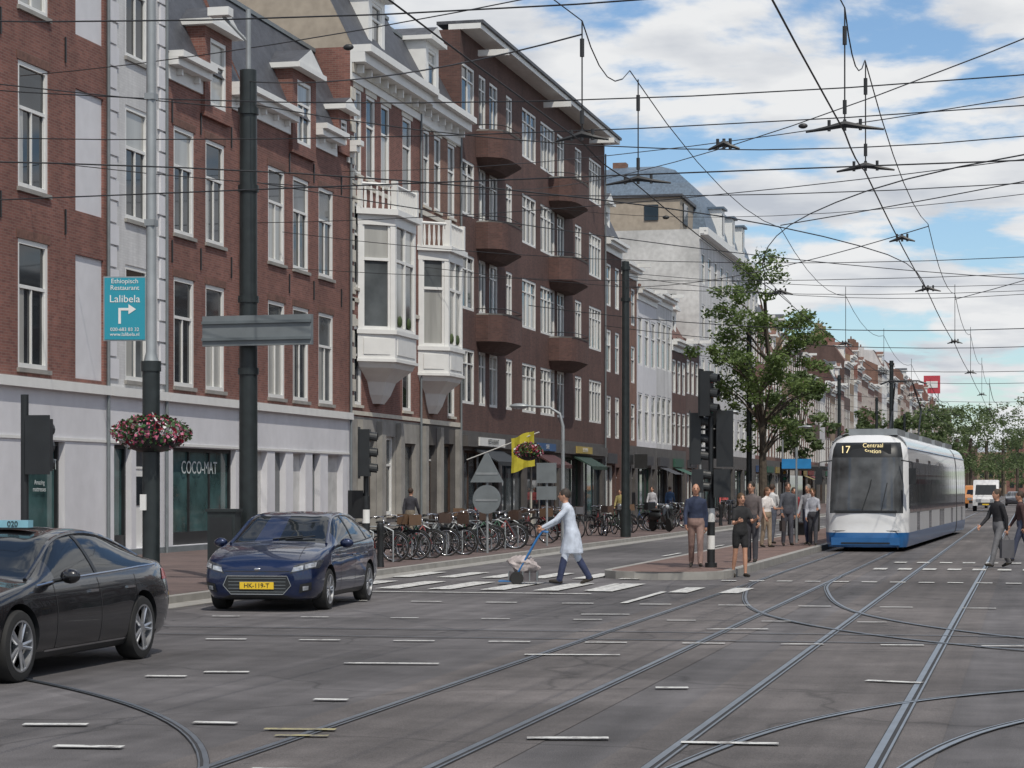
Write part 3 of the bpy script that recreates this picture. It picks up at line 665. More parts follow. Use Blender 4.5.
def car(name,ST,cells,L,wr,fy,ry,paint,loc,rot,det):
    k=4; rows=[]
    def ringpts(s):
        y,wl,wm,zb,zm,wb,zbe,wt,ze,zt=s
        h=[(0,zb),(wl*.8,zb),(wl,zb+.1),(wm,zm),(wb,zbe),(wt,ze),(wt*.5,zt-.012),(0,zt)]
        full=h+[(-a,b) for a,b in h[-2:0:-1]]; return [Vector((a,y,b)) for a,b in full]
    ctrl=[ringpts(s) for s in ST]; n=len(ctrl); m=len(ctrl[0])
    def fine_ring(r):
        o=[]
        for j in range(m):
            for q in range(k): 
                t=q/k; p=cat(r[(j-1)%m],r[j],r[(j+1)%m],r[(j+2)%m],t); o.append(p)
        return o
    ctrl=[fine_ring(r) for r in ctrl]; rings=[]; ci=[]
    for i in range(n-1):
        for q in range(k):
            t=q/k; rings.append([cat(ctrl[max(i-1,0)][j],ctrl[i][j],ctrl[i+1][j],ctrl[min(i+2,n-1)][j],t) for j in range(m*k)]); ci.append(i)
    rings.append(ctrl[-1])
    glass=det['glass']; trim=blk
    def mf(i,j):
        c=ci[i]; jj=j//k
        if jj>7: b=13-jj
        else: b=jj
        if b<=0: return trim
        if b==1: return trim if 1<c<n-4 else paint
        if b==4 and cells['side'][0]<=c<cells['side'][1]: return glass
        if b in(5,6) and (cells['front'][0]<=c<cells['front'][1] or cells['rear'][0]<=c<cells['rear'][1]): return glass
        return paint
    B=MB(); 
    for mm in (paint,glass,trim): B.mi(mm)
    B.loft(rings,paint,mf=mf)
    me=B.mesh('body_tmp'); bm=bmesh.new(); bm.from_mesh(me); bmesh.ops.recalc_face_normals(bm,faces=bm.faces); 
    bvh=BVHTree.FromBMesh(bm); bm.to_mesh(me); bm.free()
    ob=link(bpy.data.objects.new('body_shell',me)); cut=MB(); [cut.mi(mm) for mm in (paint,glass,trim)]
    hw=max(s[2] for s in ST)
    for y in (fy,ry):
        for s in (-1,1): 
            cut.lathe([(wr+.045,s*(hw-.34)),(wr+.055,s*(hw+.2))],trim,'X',(0,y,wr+.01),36)
    cm=cut.mesh('cut'); bm=bmesh.new(); bm.from_mesh(cm); bmesh.ops.recalc_face_normals(bm,faces=bm.faces); bm.to_mesh(cm); bm.free()
    co=link(bpy.data.objects.new('cut',cm)); md=ob.modifiers.new('b','BOOLEAN'); md.object=co; md.operation='DIFFERENCE'; md.solver='EXACT'
    dg=bpy.context.evaluated_depsgraph_get(); nm=bpy.data.meshes.new_from_object(ob.evaluated_get(dg)); ob.modifiers.clear()
    if len(nm.polygons)>200: ob.data=nm
    nm=ob.data; nm.polygons.foreach_set('use_smooth',[True]*len(nm.polygons)); nm.set_sharp_from_angle(angle=rad(38)); bpy.data.objects.remove(co)
    D=MB()
    def hit(p,d):
        d=Vector(d).normalized(); r=bvh.ray_cast(Vector(p)-d*1.6,d); return (r[0],r[1]) if r[0] is not None else (None,None)
    def decal(c4,d,m,off=.006,nu=10,nv=4,mb=None):
        c=[Vector(p) for p in c4]; g=[]
        for i in range(nu+1):
            row=[]
            for j in range(nv+1):
                p=c[0].lerp(c[1],i/nu).lerp(c[3].lerp(c[2],i/nu),j/nv); h,nn=hit(p,d)
                if h is None: row.append(None)
                else:
                    if nn.dot(Vector(d))>0: nn=-nn
                    row.append(h+nn*off)
            g.append(row)
        for i in range(nu):
            for j in range(nv):
                q=[g[i][j],g[i+1][j],g[i+1][j+1],g[i][j+1]]
                if all(x is not None for x in q): (mb or D).face(q,m,True)
    def line(pts,d,m,w=.008,off=.004):
        for a,b_ in zip(pts[:-1],pts[1:]):
            a,b_=Vector(a),Vector(b_); t=(b_-a).normalized(); s=t.cross(Vector(d)).normalized()*w/2
            decal([a-s,b_-s,b_+s,a+s],d,m,off,8,1)
    Wm=MB()
    for y in (fy,ry):
        for s in (-1,1): wheel(Wm,s*(hw-.12),y,wr,.225,s,spk=det.get('spk',5))
    for s in (-1,1):
        i0,i1=cells['front'][0],cells['side'][1]
        pts=[Vector((s*st[7],st[0],st[8])) for st in ST[i0:i1+1]]
        P=[]
        for i in range(len(pts)-1):
            for q in range(4): P.append(cat(pts[max(i-1,0)],pts[i],pts[i+1],pts[min(i+2,len(pts)-1)],q/4))
        P.append(pts[-1]); D.tube(P,.024,paint,6)
        pts=[Vector((s*(st[5]+.002),st[0],st[6])) for st in ST[i0:i1+1]]; D.tube(pts,.012,det.get('belt',blk),5)
    det['fn'](D,decal,line,hit,hw)
    ig=dict(body=ob,wheels=Wm,trim=D); e=group(name,ig,loc,rot)
    return e
lampg=M('headlamp_glass',(.42,.44,.47),.08,.4,var=.5,scale=14); redl=M('tail_lamp',(.3,.015,.012),.15); amber=M('amber',(.7,.25,.03),.3)
lampd=M('headlamp_dark',(.07,.075,.085),.1,.3,var=.5,scale=20)
plate=M('number_plate',(.75,.5,.03),.4,var=.03); 
carglass=M('car_glass',(.012,.015,.018),.03,var=.2,spec=.6)
ST1=[(0,.5,.56,.26,.45,.52,.6,.42,.66,.68),(.1,.72,.80,.2,.45,.76,.68,.62,.745,.775),(.4,.84,.88,.17,.48,.85,.79,.70,.85,.89),(.85,.87,.91,.17,.53,.88,.88,.74,.94,.98),
 (1.2,.88,.91,.17,.56,.88,.92,.76,.99,1.035),(1.55,.88,.91,.17,.58,.87,.945,.70,1.17,1.215),(1.98,.88,.91,.17,.58,.87,.96,.635,1.37,1.415),(2.5,.88,.91,.17,.58,.87,.98,.62,1.42,1.475),
 (3.1,.88,.91,.17,.6,.87,1.0,.61,1.41,1.465),(3.65,.88,.91,.18,.62,.86,1.03,.58,1.35,1.41),(3.95,.87,.9,.2,.63,.85,1.05,.57,1.28,1.35),(4.2,.84,.88,.24,.63,.8,1.0,.62,1.07,1.1),(4.33,.76,.82,.28,.6,.74,.9,.58,.94,.96),(4.37,.62,.7,.34,.6,.6,.82,.45,.85,.87)]
blue=M('car_paint_blue',(.006,.016,.06),.3,.4,var=.05,coat=1); black=M('car_paint_black',(.009,.009,.011),.25,.3,var=.05,coat=1)
def det1(D,decal,line,hit,hw):
    f=(0,1,0)
    decal([(-.40,0,.27),(.40,0,.27),(.52,0,.40),(-.52,0,.40)],f,blk,.008,16,4); decal([(-.52,0,.40),(.52,0,.40),(.46,0,.54),(-.46,0,.54)],f,blk,.008,16,4)
    line([(-.40,0,.27),(.40,0,.27)],f,gal,.012,.012); line([(-.46,0,.54),(.46,0,.54)],f,chrome,.016,.012); line([(-.4,0,.27),(-.52,0,.40),(-.46,0,.54)],f,gal,.01,.012); line([(.4,0,.27),(.52,0,.40),(.46,0,.54)],f,gal,.01,.012)
    for i in range(5): line([(-.44,0,.305+i*.05),(.44,0,.305+i*.05)],f,gald,.008,.012)
    line([(-.5,0,.61),(.5,0,.61)],f,groove,.01,.005)
    for s in (-1,1):
        decal([(s*.50,.0,.575),(s*.86,.35,.65),(s*.88,.55,.77),(s*.54,.1,.685)],(-s*.35,1,-.15),lampd,.008,10,5)
        decal([(s*.53,.0,.60),(s*.67,.1,.625),(s*.68,.1,.69),(s*.56,.0,.67)],(-s*.35,1,-.15),lampg,.012,4,4); decal([(s*.70,.1,.64),(s*.82,.25,.665),(s*.83,.3,.735),(s*.71,.1,.705)],(-s*.35,1,-.15),lampg,.012,4,4)
        decal([(s*.64,0,.29),(s*.82,.05,.33),(s*.82,.05,.45),(s*.66,0,.42)],(-s*.3,1,0),blk,.008,5,4)
        decal([(s*.70,0,.33),(s*.77,.05,.34),(s*.77,.05,.40),(s*.70,0,.39)],(-s*.3,1,0),lampg,.014,3,3)
        d=(-s,0,0)
        for y in (1.55,2.5,3.35): line([(s*.9,y,.25),(s*.9,y,.93)],d,groove,.01)
        line([(s*.9,.9,.72),(s*.9,2.,.76),(s*.9,3.9,.82)],d,groove,.006)
        line([(s*.6,.15,.9),(s*.5,1.15,1.0)],(0,.0,-1),groove,.006)
        for y in (2.3,3.15): D.tube([(s*(hw-.005),y,.80),(s*(hw+.02),y+.09,.805),(s*(hw-.005),y+.18,.81)],.013,blue,6)
        line([(s*.9,2.5,.99),(s*.64,2.46,1.40)],d,blk,.07,.006); line([(s*.9,3.45,1.02),(s*.62,3.35,1.38)],d,blk,.05,.006)
        D.ell((s*(hw+.1),1.5,1.0),(.11,.07,.075),blue,10,6); D.tube([(s*(hw-.08),1.5,.95),(s*(hw+.05),1.5,.97)],.02,blk,5)
        decal([(s*.9,3.9,.85),(s*.9,4.25,.85),(s*.85,4.3,1.0),(s*.85,4.,1.02)],(-s,-.3,0),redl,.008,6,4)
    D.box(-.26,.26,-.03,-.012,.345,.45,plate); D.ell((0,.02,.64),(.07,.03,.03),chrome,12,6)
    for s in (-1,1): D.tube([(s*.1,1.24,1.06),(s*.1+.45,1.33,1.11)],.01,blk,4)
fordc=dict(front=(4,6),side=(5,10),rear=(10,11))
fo=car('blue_hatchback_car',ST1,fordc,4.37,.315,.88,3.53,blue,(-11.2,31.0,0),rad(4),dict(fn=det1,glass=carglass))
t=text('HK-119-T',.095,blk,'plate_lettering',(0,-.033,.397)); t.parent=fo
ST2=[(0,.46,.52,.3,.48,.48,.58,.4,.62,.64),(.1,.74,.80,.22,.48,.76,.65,.62,.70,.73),(.42,.88,.93,.17,.50,.87,.75,.7,.80,.84),(.92,.92,.965,.16,.54,.92,.84,.76,.89,.93),(1.35,.93,.98,.16,.58,.92,.90,.8,.955,.995),
 (1.8,.93,.98,.16,.6,.91,.93,.73,1.15,1.20),(2.25,.93,.98,.16,.6,.905,.95,.65,1.32,1.375),(2.8,.93,.98,.16,.6,.9,.965,.62,1.38,1.44),(3.35,.93,.98,.16,.62,.9,.98,.61,1.36,1.425),(3.9,.93,.98,.17,.64,.89,1.,.60,1.26,1.33),
 (4.4,.91,.965,.2,.66,.87,1.01,.66,1.1,1.15),(4.75,.86,.91,.24,.66,.82,.98,.68,1.03,1.055),(4.93,.7,.78,.32,.64,.7,.88,.56,.93,.95),(4.98,.55,.64,.4,.62,.56,.8,.42,.84,.86)]
def det2(D,decal,line,hit,hw):
    f=(0,1,0)
    decal([(-.6,0,.27),(.6,0,.27),(.55,0,.4),(-.55,0,.4)],f,blk,.008,14,4); decal([(-.2,0,.48),(.2,0,.48),(.26,0,.58),(-.26,0,.58)],f,blk,.008,8,3)
    D.box(-.26,.26,-.035,-.02,.38,.49,plate)
    for s in (-1,1):
        decal([(s*.5,.02,.58),(s*.86,.3,.66),(s*.89,.5,.76),(s*.55,.1,.67)],(-s*.4,1,-.15),lampg,.008,10,5)
        d=(-s,0,0)
        for y in (1.72,2.78,3.72): line([(s*.95,y,.25),(s*.95,y,.93)],d,groove,.01)
        line([(s*.95,1.0,.78),(s*.95,2.4,.80),(s*.95,4.4,.84)],d,groove,.006); line([(s*.95,1.5,.26),(s*.95,3.6,.26)],d,chrome,.02)
        for y in (2.5,3.45): D.box(s*(hw-.02)-.006,s*(hw-.02)+.018,y,y+.2,.79,.815,chrome)
        line([(s*.9,2.80,.97),(s*.64,2.74,1.36)],d,blk,.07,.006)
        D.ell((s*(hw+.1),1.78,.98),(.11,.07,.075),black,10,6); D.tube([(s*(hw-.08),1.78,.93),(s*(hw+.05),1.78,.95)],.02,blk,5)
        decal([(s*.95,4.5,.84),(s*.9,4.85,.84),(s*.88,4.85,.95),(s*.9,4.6,.96)],(-s,-.4,0),redl,.008,6,4)
    D.box(-.32,.32,2.42,2.54,1.44,1.52,M('taxi_sign',(.25,.5,.6),.3)); D.box(-.34,.34,2.4,2.56,1.425,1.445,blk)
te=car('black_sedan_taxi',ST2,dict(front=(4,6),side=(5,10),rear=(8,10)),4.98,.345,.93,3.89,black,(-10.3,18.35,0),0,dict(fn=det2,glass=carglass,belt=chrome,spk=5))
t=text('020',.08,blk,'sign_lettering',(0.15,2.415,1.48)); t.parent=te
for (x,y,p,r) in [(-9.9,150,(.5,.5,.5),0),(-11.8,172,(.03,.03,.035),0),(-11.8,182,(.25,.02,.02),0),(-7.6,215,(.55,.55,.55),0),(-11.8,200,(.3,.32,.33),0),(-1.6,235,(.04,.04,.05),0)]:
    pm=M('car_paint_%d'%y,p,.3,.3,coat=1)
    car('passenger_car',ST1,fordc,4.37,.315,.88,3.53,pm,(x,y,0),r,dict(fn=lambda *a:None,glass=carglass))
def van(name,loc,body,cab,L=5.6,H=2.5):
    V=MB()
    prof=[(0,.45),(.0,.95),(.35,1.15),(1.1,1.25),(1.75,H-.35),(2.0,H-.15),(2.2,H),(L,H),(L,.4)]
    rings=[]
    for x,sc in ((-1.0,.97),(-.92,1),(.92,1),(1.0,.97)): rings.append([(x,y,.4+(z-.4)*sc) for y,z in prof])
    V.loft(rings,body,smooth=False)
    V.face([(-.85,1.13,1.3),(.85,1.13,1.3),(.78,1.66,H-.4),(-.78,1.66,H-.4)],carglass)
    for s in (-1,1):
        V.face([(s*1.006,1.5,1.3),(s*1.006,2.5,1.3),(s*1.006,2.5,H-.55),(s*1.006,1.9,H-.55)],carglass)
        V.box(s*.55-.2,s*.55+.2,-.02,.03,.75,.98,lampg); wheel(V,s*.9,.95,.34,.24,s); wheel(V,s*.9,L-1.1,.34,.24,s); V.box(s*1.12-.1,s*1.12+.1,1.3,1.4,1.3,1.65,blk)
    V.box(-.6,.6,-.03,.01,.5,.7,blk); V.box(-.26,.26,-.05,-.03,.5,.6,plate)
    single(name,V,loc)
van('delivery_van',(-3.4,178,0),M('van_white',(.6,.6,.6),.4,coat=.5),None)
van('delivery_van',(-4.8,205,0),M('van_orange',(.5,.2,.05),.4,coat=.5),None,5.0,2.1)

# ------------------------------------------------------------------ tram
def tram():
    B=MB(); twh=M('tram_white',(.72,.73,.74),.3,var=.04,coat=.5); tbl=M('tram_blue',(.02,.12,.32),.3,var=.05,coat=.5)
    tgl=M('tram_glass',(.05,.055,.06),.04,var=.6,scale=.8); tws=M('tram_windscreen',(.08,.085,.09),.04,var=.7,scale=1.1); bel=M('bellows',(.03,.03,.032),.8)  # tram_windscreen: paler grey of reflections is put into its base colour
    L=29.
    zl=[.14,.32,.56,.62,.85,1.12,1.25,1.9,2.62,2.74,3.0,3.18,3.32,3.40]
    wz=[1.13,1.18,1.2,1.2,1.2,1.2,1.2,1.19,1.17,1.16,1.12,1.06,.95,.82]
    xs=[-1,-.985,-.93,-.88,-.7,-.35,0,.35,.7,.88,.93,.985,1]
    joints=[5.6,11.0,17.2,22.9]
    y=.9; seq=[]
    while y<L-.3:
        seq.append(y); y+=.1; seq.append(y); y+=1.15
    seq=[q for q in seq if q<L-.35]+[L]
    for j in joints: seq+= [j,j+.45]
    seq=sorted(set(round(q,3) for q in seq if not any(j<q<j+.45 or 0<abs(q-j)<.06 or 0<abs(q-j-.45)<.06 for j in joints)))
    def fyf(x,z):
        a=abs(x); r=.0
        if z>1.1: r=(z-1.1)*.19+max(0,z-3.0)*1.1
        elif z<.6: r=-.02
        return r+.12*a*a+.42*max(0,a-.72)**2/.078*.9 if a<1.01 else r
    rows=[]
    for z,w in zip(zl,wz):
        row=[(-w,q,z) for q in seq[::-1]]+[(x*w,fyf(x,z),z) for x in xs]+[(w,q,z) for q in seq]
        rows.append(row)
    ns=len(seq)
    doors=[(3.2,4.6),(8.2,9.6),(14.,15.4),(19.6,21),(25.4,26.8)]
    def mf(i,j):
        z=(zl[i]+zl[i+1])/2
        if j<ns-1 or j>=ns+len(xs):
            if j<ns-1: a,b=seq[::-1][j+1],seq[::-1][j]
            else: q=j-(ns+len(xs)); a,b=seq[q],seq[q+1]
            yc=(a+b)/2
            if any(jj-.01<yc<jj+.46 for jj in joints): return bel
            if z<.58: return tbl
            if any(d0<yc<d1 for d0,d1 in doors) and b-a>.3 and z<2.7: return tgl
            if z<1.12: return twh
            if z<2.68: return tgl if b-a>.2 else blk
            return twh
        if j==ns-1 or j==ns+len(xs)-1: return tbl if z<.58 else twh if not(1.25<z<2.7) else tgl
        x=(xs[j-ns]+xs[j-ns+1])/2
        if z<.56: return tbl
        if z<1.12: return twh
        if z<2.74: return tws if abs(x)<.9 else twh
        if z<3.2: return blk if abs(x)<.9 else twh
        return twh
    B.loft(rows,twh,closed=False,caps=False,mf=mf)
    top=rows[-1]; m=len(top)
    for j in range(m//2): B.face([top[j],top[j+1],top[m-2-j],top[m-1-j]],tramroof)
    B.face([r[0] for r in rows]+[r[-1] for r in rows[::-1]],twh)
    D=MB()
    for s in (-1,1):
        D.lathe([(.11,-.035),(.1,-.05),(.06,-.045),(.001,-.04)],lampg,'Y',(s*.72,.13,.78),16); D.lathe([(.125,-.02),(.125,-.037),(.1,-.04)],blk,'Y',(s*.72,.13,.78),16)
        D.lathe([(.06,-.03),(.05,-.045),(.001,-.045)],amber,'Y',(s*.48,.08,.76),12)
        D.tube([(s*1.0,.3,2.65),(s*1.32,.0,2.6),(s*1.34,-.05,2.4)],.02,blk,6); D.box(s*1.34-.1,s*1.34+.1,-.1,-.04,1.95,2.42,blk)
        D.tube([(s*1.13,1.2,3.02),(s*1.13,28.9,3.02)],.02,tbl,5)
    D.box(-.98,.98,-.05,.12,.2,.42,tbl); D.box(-.7,.7,-.065,-.05,.24,.28,blk)
    D.tube([(-.1,.0,1.22),(.1,.12,1.85),(.15,.16,2.1)],.014,blk,5); D.tube([(.45,.03,1.22),(.6,.2,2.0)],.014,blk,5)
    D.box(-.9,.9,-.012,.05,1.14,1.2,blk)
    D.box(-.95,.95,.03,.06,.60,.62,groove)
    D.box(-.7,.7,.37,.40,2.84,3.12,blk)
    t1=text('17',.3,M('display_amber',(.9,.75,.4),.5,emit=.6),'route_number',(-.62,.345,2.96)); t2=text('Centraal\nStation',.17,MATS['display_amber'],'destination',(.18,.345,3.0))
    for (a,b) in ((2.2,5),(6.5,10.4),(12,16.4),(18,22),(23.8,28)): D.box(-.72,.72,a,b,3.41,3.62,gal)
    for s in (-1,1):
        D.tube([(s*.5,13,3.62),(s*.5,14.4,4.6),(s*.3,13.1,5.5)],.03,blk,5)
    D.tube([(-.8,13.1,5.45),(-.5,13.1,5.56),(.5,13.1,5.56),(.8,13.1,5.45)],.03,blk,5)
    U=MB()
    for yc in (2.6,8.4,14.3,20,26):
        for dy in (-.9,.9):
            for s in (-1,1): U.lathe([(.3,-.06),(.3,.06)],steel,'X',(s*.72,yc+dy,.31),20)
        U.box(-.95,.95,yc-1.3,yc+1.3,.16,.5,blk)
    group('tram',dict(body=B,fittings=D,bogies=U,route_number=t1,destination=t2),(-4.62,64.2,0),rad(-1.6))
tram()

# ------------------------------------------------------------------ bicycles
def bike(frame,crate=None):
    b=MB(); r=.34
    for x in (0,1.08):
        b.tube([(x+r*math.cos(a*math.pi/12),0,r+r*math.sin(a*math.pi/12)) for a in range(24)],.021,rub,6,closed=True)
        b.tube([(x+(r-.03)*math.cos(a*math.pi/12),0,r+(r-.03)*math.sin(a*math.pi/12)) for a in range(24)],.01,chrome,4,closed=True)
        for a in range(0,14): 
            an=a*math.pi/7; b.tube([(x,.0,r),(x+(r-.03)*math.cos(an),0,r+(r-.03)*math.sin(an))],.0025,chrome,3,caps=False)
        b.tube([(x+(r+.035)*math.cos(rad(a)),0,r+(r+.035)*math.sin(rad(a))) for a in range(10 if x==0 else 30,175,15)],.016,blk,4)
    h=(.83,0,.80); bb=(.45,0,.30); st=(.30,0,.72)
    for q in ([h,(.52,0,.38),bb],[(.86,0,.66),(.40,0,.52)],[bb,st,(.27,0,.86)],[(0,.0,.34),bb],[(0,0,.34),(.31,0,.68)]): b.tube(q,.017,frame,6)
    for s in (-.05,.05): b.tube([(.84,0,.78),(.93,s,.62),(1.08,s,.34)],.012,frame,5)
    b.tube([(.83,0,.78),(.79,0,1.02)],.014,chrome,6); b.tube([(.55,-.27,1.02),(.72,-.22,1.06),(.80,0,1.04),(.72,.22,1.06),(.55,.27,1.02)],.012,chrome,6)
    for s in (-1,1): b.tube([(.50,s*.275,1.01),(.60,s*.265,1.03)],.018,rub,6)
    b.ell((.24,0,.90),(.14,.085,.035),rub,10,6); b.ell((.32,0,.89),(.12,.04,.03),rub,8,5)
    b.box(-.22,.2,-.06,.06,.70,.715,blk); b.tube([(-.2,.05,.7),(0,.05,.35)],.007,blk,4); b.tube([(-.2,-.05,.7),(0,-.05,.35)],.007,blk,4)
    b.box(0,.5,.035,.06,.25,.40,blk); b.tube([(.45,-.1,.30),(.45,.1,.30)],.012,chrome,5)
    b.tube([(.45,.1,.3),(.55,.1,.18)],.01,chrome,4); b.tube([(.45,-.1,.3),(.35,-.1,.42)],.01,chrome,4); b.box(.5,.6,.09,.18,.165,.185,rub); b.box(.3,.4,-.18,-.09,.41,.43,rub)
    b.ell((.93,0,.86),(.04,.04,.04),chrome,8,6)
    if crate:
        b.box(.9,1.2,-.2,.2,.84,.86,crate)
        for q in ((.9,.915,-.2,.2),(1.185,1.2,-.2,.2),(.915,1.185,-.2,-.185),(.915,1.185,.185,.2)): b.box(q[0],q[1],q[2],q[3],.86,1.08,crate)
    return b.mesh('bicycle')
bm_=[bike(blk),bike(M('bike_red',(.2,.03,.03),.4)),bike(M('bike_blue',(.04,.08,.2),.4),M('crate',(.12,.12,.13))),bike(M('bike_green',(.03,.1,.06),.4)),bike(gal,wood),bike(blk,M('crate2',(.12,.07,.04))),bike(blk),bike(gald)]
def putbike(x,y,a,lean=0,z=.13):
    o=link(bpy.data.objects.new('bicycle',R.choice(bm_))); o.location=(x,y,z); o.rotation_euler=(rad(lean),0,rad(a))
y=47.5
while y<62.5: putbike(-15.5+R.uniform(-.3,.3),y,R.uniform(-55,25),R.uniform(-10,10)); y+=R.uniform(.45,1.1)
y=63
while y<100: putbike(-15.6+R.uniform(-.6,.6),y,R.choice([-20,160,90,-60])+R.uniform(-15,15),R.uniform(-8,8)); y+=R.uniform(.9,1.8)
for y in (104,106,109,113,118,120,123,131,135): putbike(-15.2+R.uniform(-.5,.5),y,R.uniform(0,180),R.uniform(-6,6))
for y in np.arange(47.5,62.5,1.6):
    rk=MB(); rk.tube([(-15.2,y,.13),(-15.2,y,.85),(-15.,y,.95),(-14.6,y,.95),(-14.4,y,.85),(-14.4,y,.13)],.022,gal,6); single('bicycle_rack',rk)

# ------------------------------------------------------------------ street furniture
def striped(b,x,y,z0,z1,r):
    k=5; d=(z1-z0)/k
    for i in range(k): b.tube([(x,y,z0+i*d),(x,y,z0+(i+1)*d)],r,white if i%2 else blk,12,smooth=True)
def sig_box(b,m4,h=.95,n=3):
    b.box(-.14,.14,-.1,.13,-h/2,h/2,blk,mat=m4); b.box(-.18,.18,.13,.142,-h/2-.05,h/2+.05,blk,mat=m4)
    for i in range(n):
        z=h/2-h*(i+.5)/n; pts=[]
        col=[M('lens_red',(.25,.02,.015),.2),M('lens_amber',(.25,.12,.01),.2),M('lens_green',(.01,.12,.06),.2)][i%3]
        c=m4@Vector((0,-.105,z)); nrm=(m4.to_3x3()@Vector((0,-1,0)))
        b.tube([c,c+nrm*.01],[.1,.1],col,12)
        for a0 in range(-20,201,22):
            a,a2=rad(a0),rad(a0+22)
            q=[Vector((.115*math.cos(a),-.1,z+.115*math.sin(a))),Vector((.115*math.cos(a2),-.1,z+.115*math.sin(a2))),Vector((.115*math.cos(a2),-.26,z+.115*math.sin(a2)-.02)),Vector((.115*math.cos(a),-.26,z+.115*math.sin(a)-.02))]
            b.face([m4@p for p in q],blk)
def tlight(name,x,y,z0,H,heads,stripe=True):
    b=MB()
    b.tube([(x,y,z0),(x,y,H)],.055,blk,10)
    if stripe: striped(b,x,y,z0+.1,z0+1.55,.085)
    b.tube([(x,y,z0),(x,y,z0+.1)],.13,blk,12)
    for (dx,dy,z,yaw,n,h) in heads:
        m=Matrix.Translation((x+dx,y+dy,z))@Matrix.Rotation(rad(yaw),4,'Z'); sig_box(b,m,h,n)
        b.tube([(x,y,z+.2),(x+dx,y+dy,z+.2)],.025,blk,5); b.tube([(x,y,z-.2),(x+dx,y+dy,z-.2)],.025,blk,5)
    single(name,b)
tlight('traffic_light',-13.6,28.2,.0,3.15,[(.22,.05,2.45,185,3,.72)],False)
tlight('traffic_light',-13.8,45,.13,3.1,[(.05,-.2,2.6,100,3,1.0),(-.2,.1,1.5,170,2,.5)])
tlight('traffic_light',-6.6,46.5,.16,4.3,[(-.05,-.24,3.85,80,3,.95),(.3,.1,2.9,180,3,1.1),(-.32,.05,2.9,95,3,1.1),(.05,.3,3.0,170,3,.95),(.22,-.1,1.95,200,2,.5),(-.26,-.05,2.0,100,2,.5)])
tlight('traffic_light',-12.9,118,.0,3.2,[(.1,-.2,2.7,20,3,1.0)])
pb=MB(); x,y=-13.55,32.6
pb.tube([(x,y,.1),(x,y,.6),(x,y,3.85)],[.17,.14,.14],pgr,14); pb.tube([(x,y,3.85),(x,y,4.0),(x,y,11)],[.12,.085,.07],gal,12)
pb.tube([(x,y,3.7),(x,y,3.86)],.16,pgr,14)
pb.box(x-.08,x+.08,y-.09,y+.09,6.0,6.1,gal); pb.box(x-.08,x+.08,y-.09,y+.09,8.0,8.1,gal); pb.box(x-.12,x-.02,y-.17,y-.13,1.5,1.75,white)
sg=MB(); tq=M('turquoise_sign',(.02,.27,.36),.35,var=.03); sg.box(-.32,.32,-.03,.03,0,.98,tq); sg.box(-.34,.34,-.02,.02,-.02,1.0,gal); 
gp=group('lamp_post',dict(pole=pb))
so=group('restaurant_sign',dict(panel=sg),(x-.40,y-.1,4.2),rad(13))
for s,sz,z in (('Ethiopisch\nRestaurant',.105,.87),('Lalibela',.165,.64),('020-683 83 32\nwww.lalibela.nl',.078,.12)):
    q=text(s,sz,white,'lettering',(0,-.034,z)); q.parent=so
arr=MB(); arr.box(-.1,-.06,-.036,-.031,.25,.5,white); arr.box(-.059,.1,-.036,-.031,.46,.5,white); arr.face([(.06,-.037,.40),(.18,-.037,.48),(.06,-.037,.56)],white); o=arr.build('arrow'); o.parent=so
def basket(x,y,z,rx,rz,name='hanging_flower_basket',seed=1):
    rn=random.Random(seed); b=MB(); b.ell((x,y,z-.1),(rx*.8,rx*.8,rz*.8),blk,14,8,z1=.2)
    lg=M('basket_green',(.04,.1,.03),.6); fr_=[M('petal_white',(.7,.68,.68),.6),M('petal_crimson',(.25,.01,.03),.6),lg,M('petal_pink',(.45,.12,.2),.6),lg,lg,M('petal_dark',(.1,.01,.02),.6)]
    for i in range(2000):
        a=rn.uniform(0,2*math.pi); u=rn.uniform(-.9,1); q=math.sqrt(1-u*u)*rn.uniform(.8,1.12); p=Vector((x+rx*q*math.cos(a),y+rx*q*math.sin(a),z+rz*u*rn.uniform(.8,1.15)))
        m=fr_[min(6,int(((math.sin(a*3+u*2)+1)*.5*.5+rn.random()*.5)*7))]
        s=rn.uniform(.02,.045); A=Vector((rn.gauss(0,1),rn.gauss(0,1),rn.gauss(0,1))).normalized()*s; Bv=A.cross(Vector((rn.gauss(0,1),rn.gauss(0,1),1))).normalized()*s*.8
        b.face([p-A,p-Bv,p+A,p+Bv],m)
    single(name,b)
basket(-13.55,32.6,2.72,.58,.27)
basket(-15.2,66.8,3.0,.42,.25,seed=3)
pb=MB(); x,y=-13.75,37.6
pb.tube([(x,y,.1),(x,y,9.4)],[.17,.155],pgr,16); pb.tube([(x,y,.1),(x,y,1.0)],.2,pgr,16)
pb.tube([(x,y,9.4),(x,y,10.5)],.05,gal,8); pb.tube([(x,y,9.9),(x-.45,y-.2,10.4)],.03,gal,6); pb.box(x-.65,x-.25,y-.35,y-.1,10.35,10.5,white)
for z in (3.9,5.2,7.2,8.6): pb.tube([(x,y,z),(x,y,z+.12)],.19,pgr,14)
group('tram_wire_mast',dict(pole=pb))
b=MB(); b.box(-1.05,1.05,-.05,.05,0,.54,gald); 
for z in (.12,.42): b.box(-1.05,1.05,-.09,-.051,z-.025,z+.025,M('sign_rail',(.12,.14,.15),.5))
b.box(-.12,.12,-.0,.3,.1,.4,blk); single('road_direction_sign',b,(-13.45,37.25,4.4),rad(-3))
b=MB(); b.box(-.25,.25,-.2,.2,0,1.3,pgr); b.box(-.28,.28,-.23,.23,1.3,1.35,pgr); b.box(-.2,.2,-.212,-.201,.15,1.2,blk); single('utility_cabinet',b,(-13.95,36.9,.13),.1)
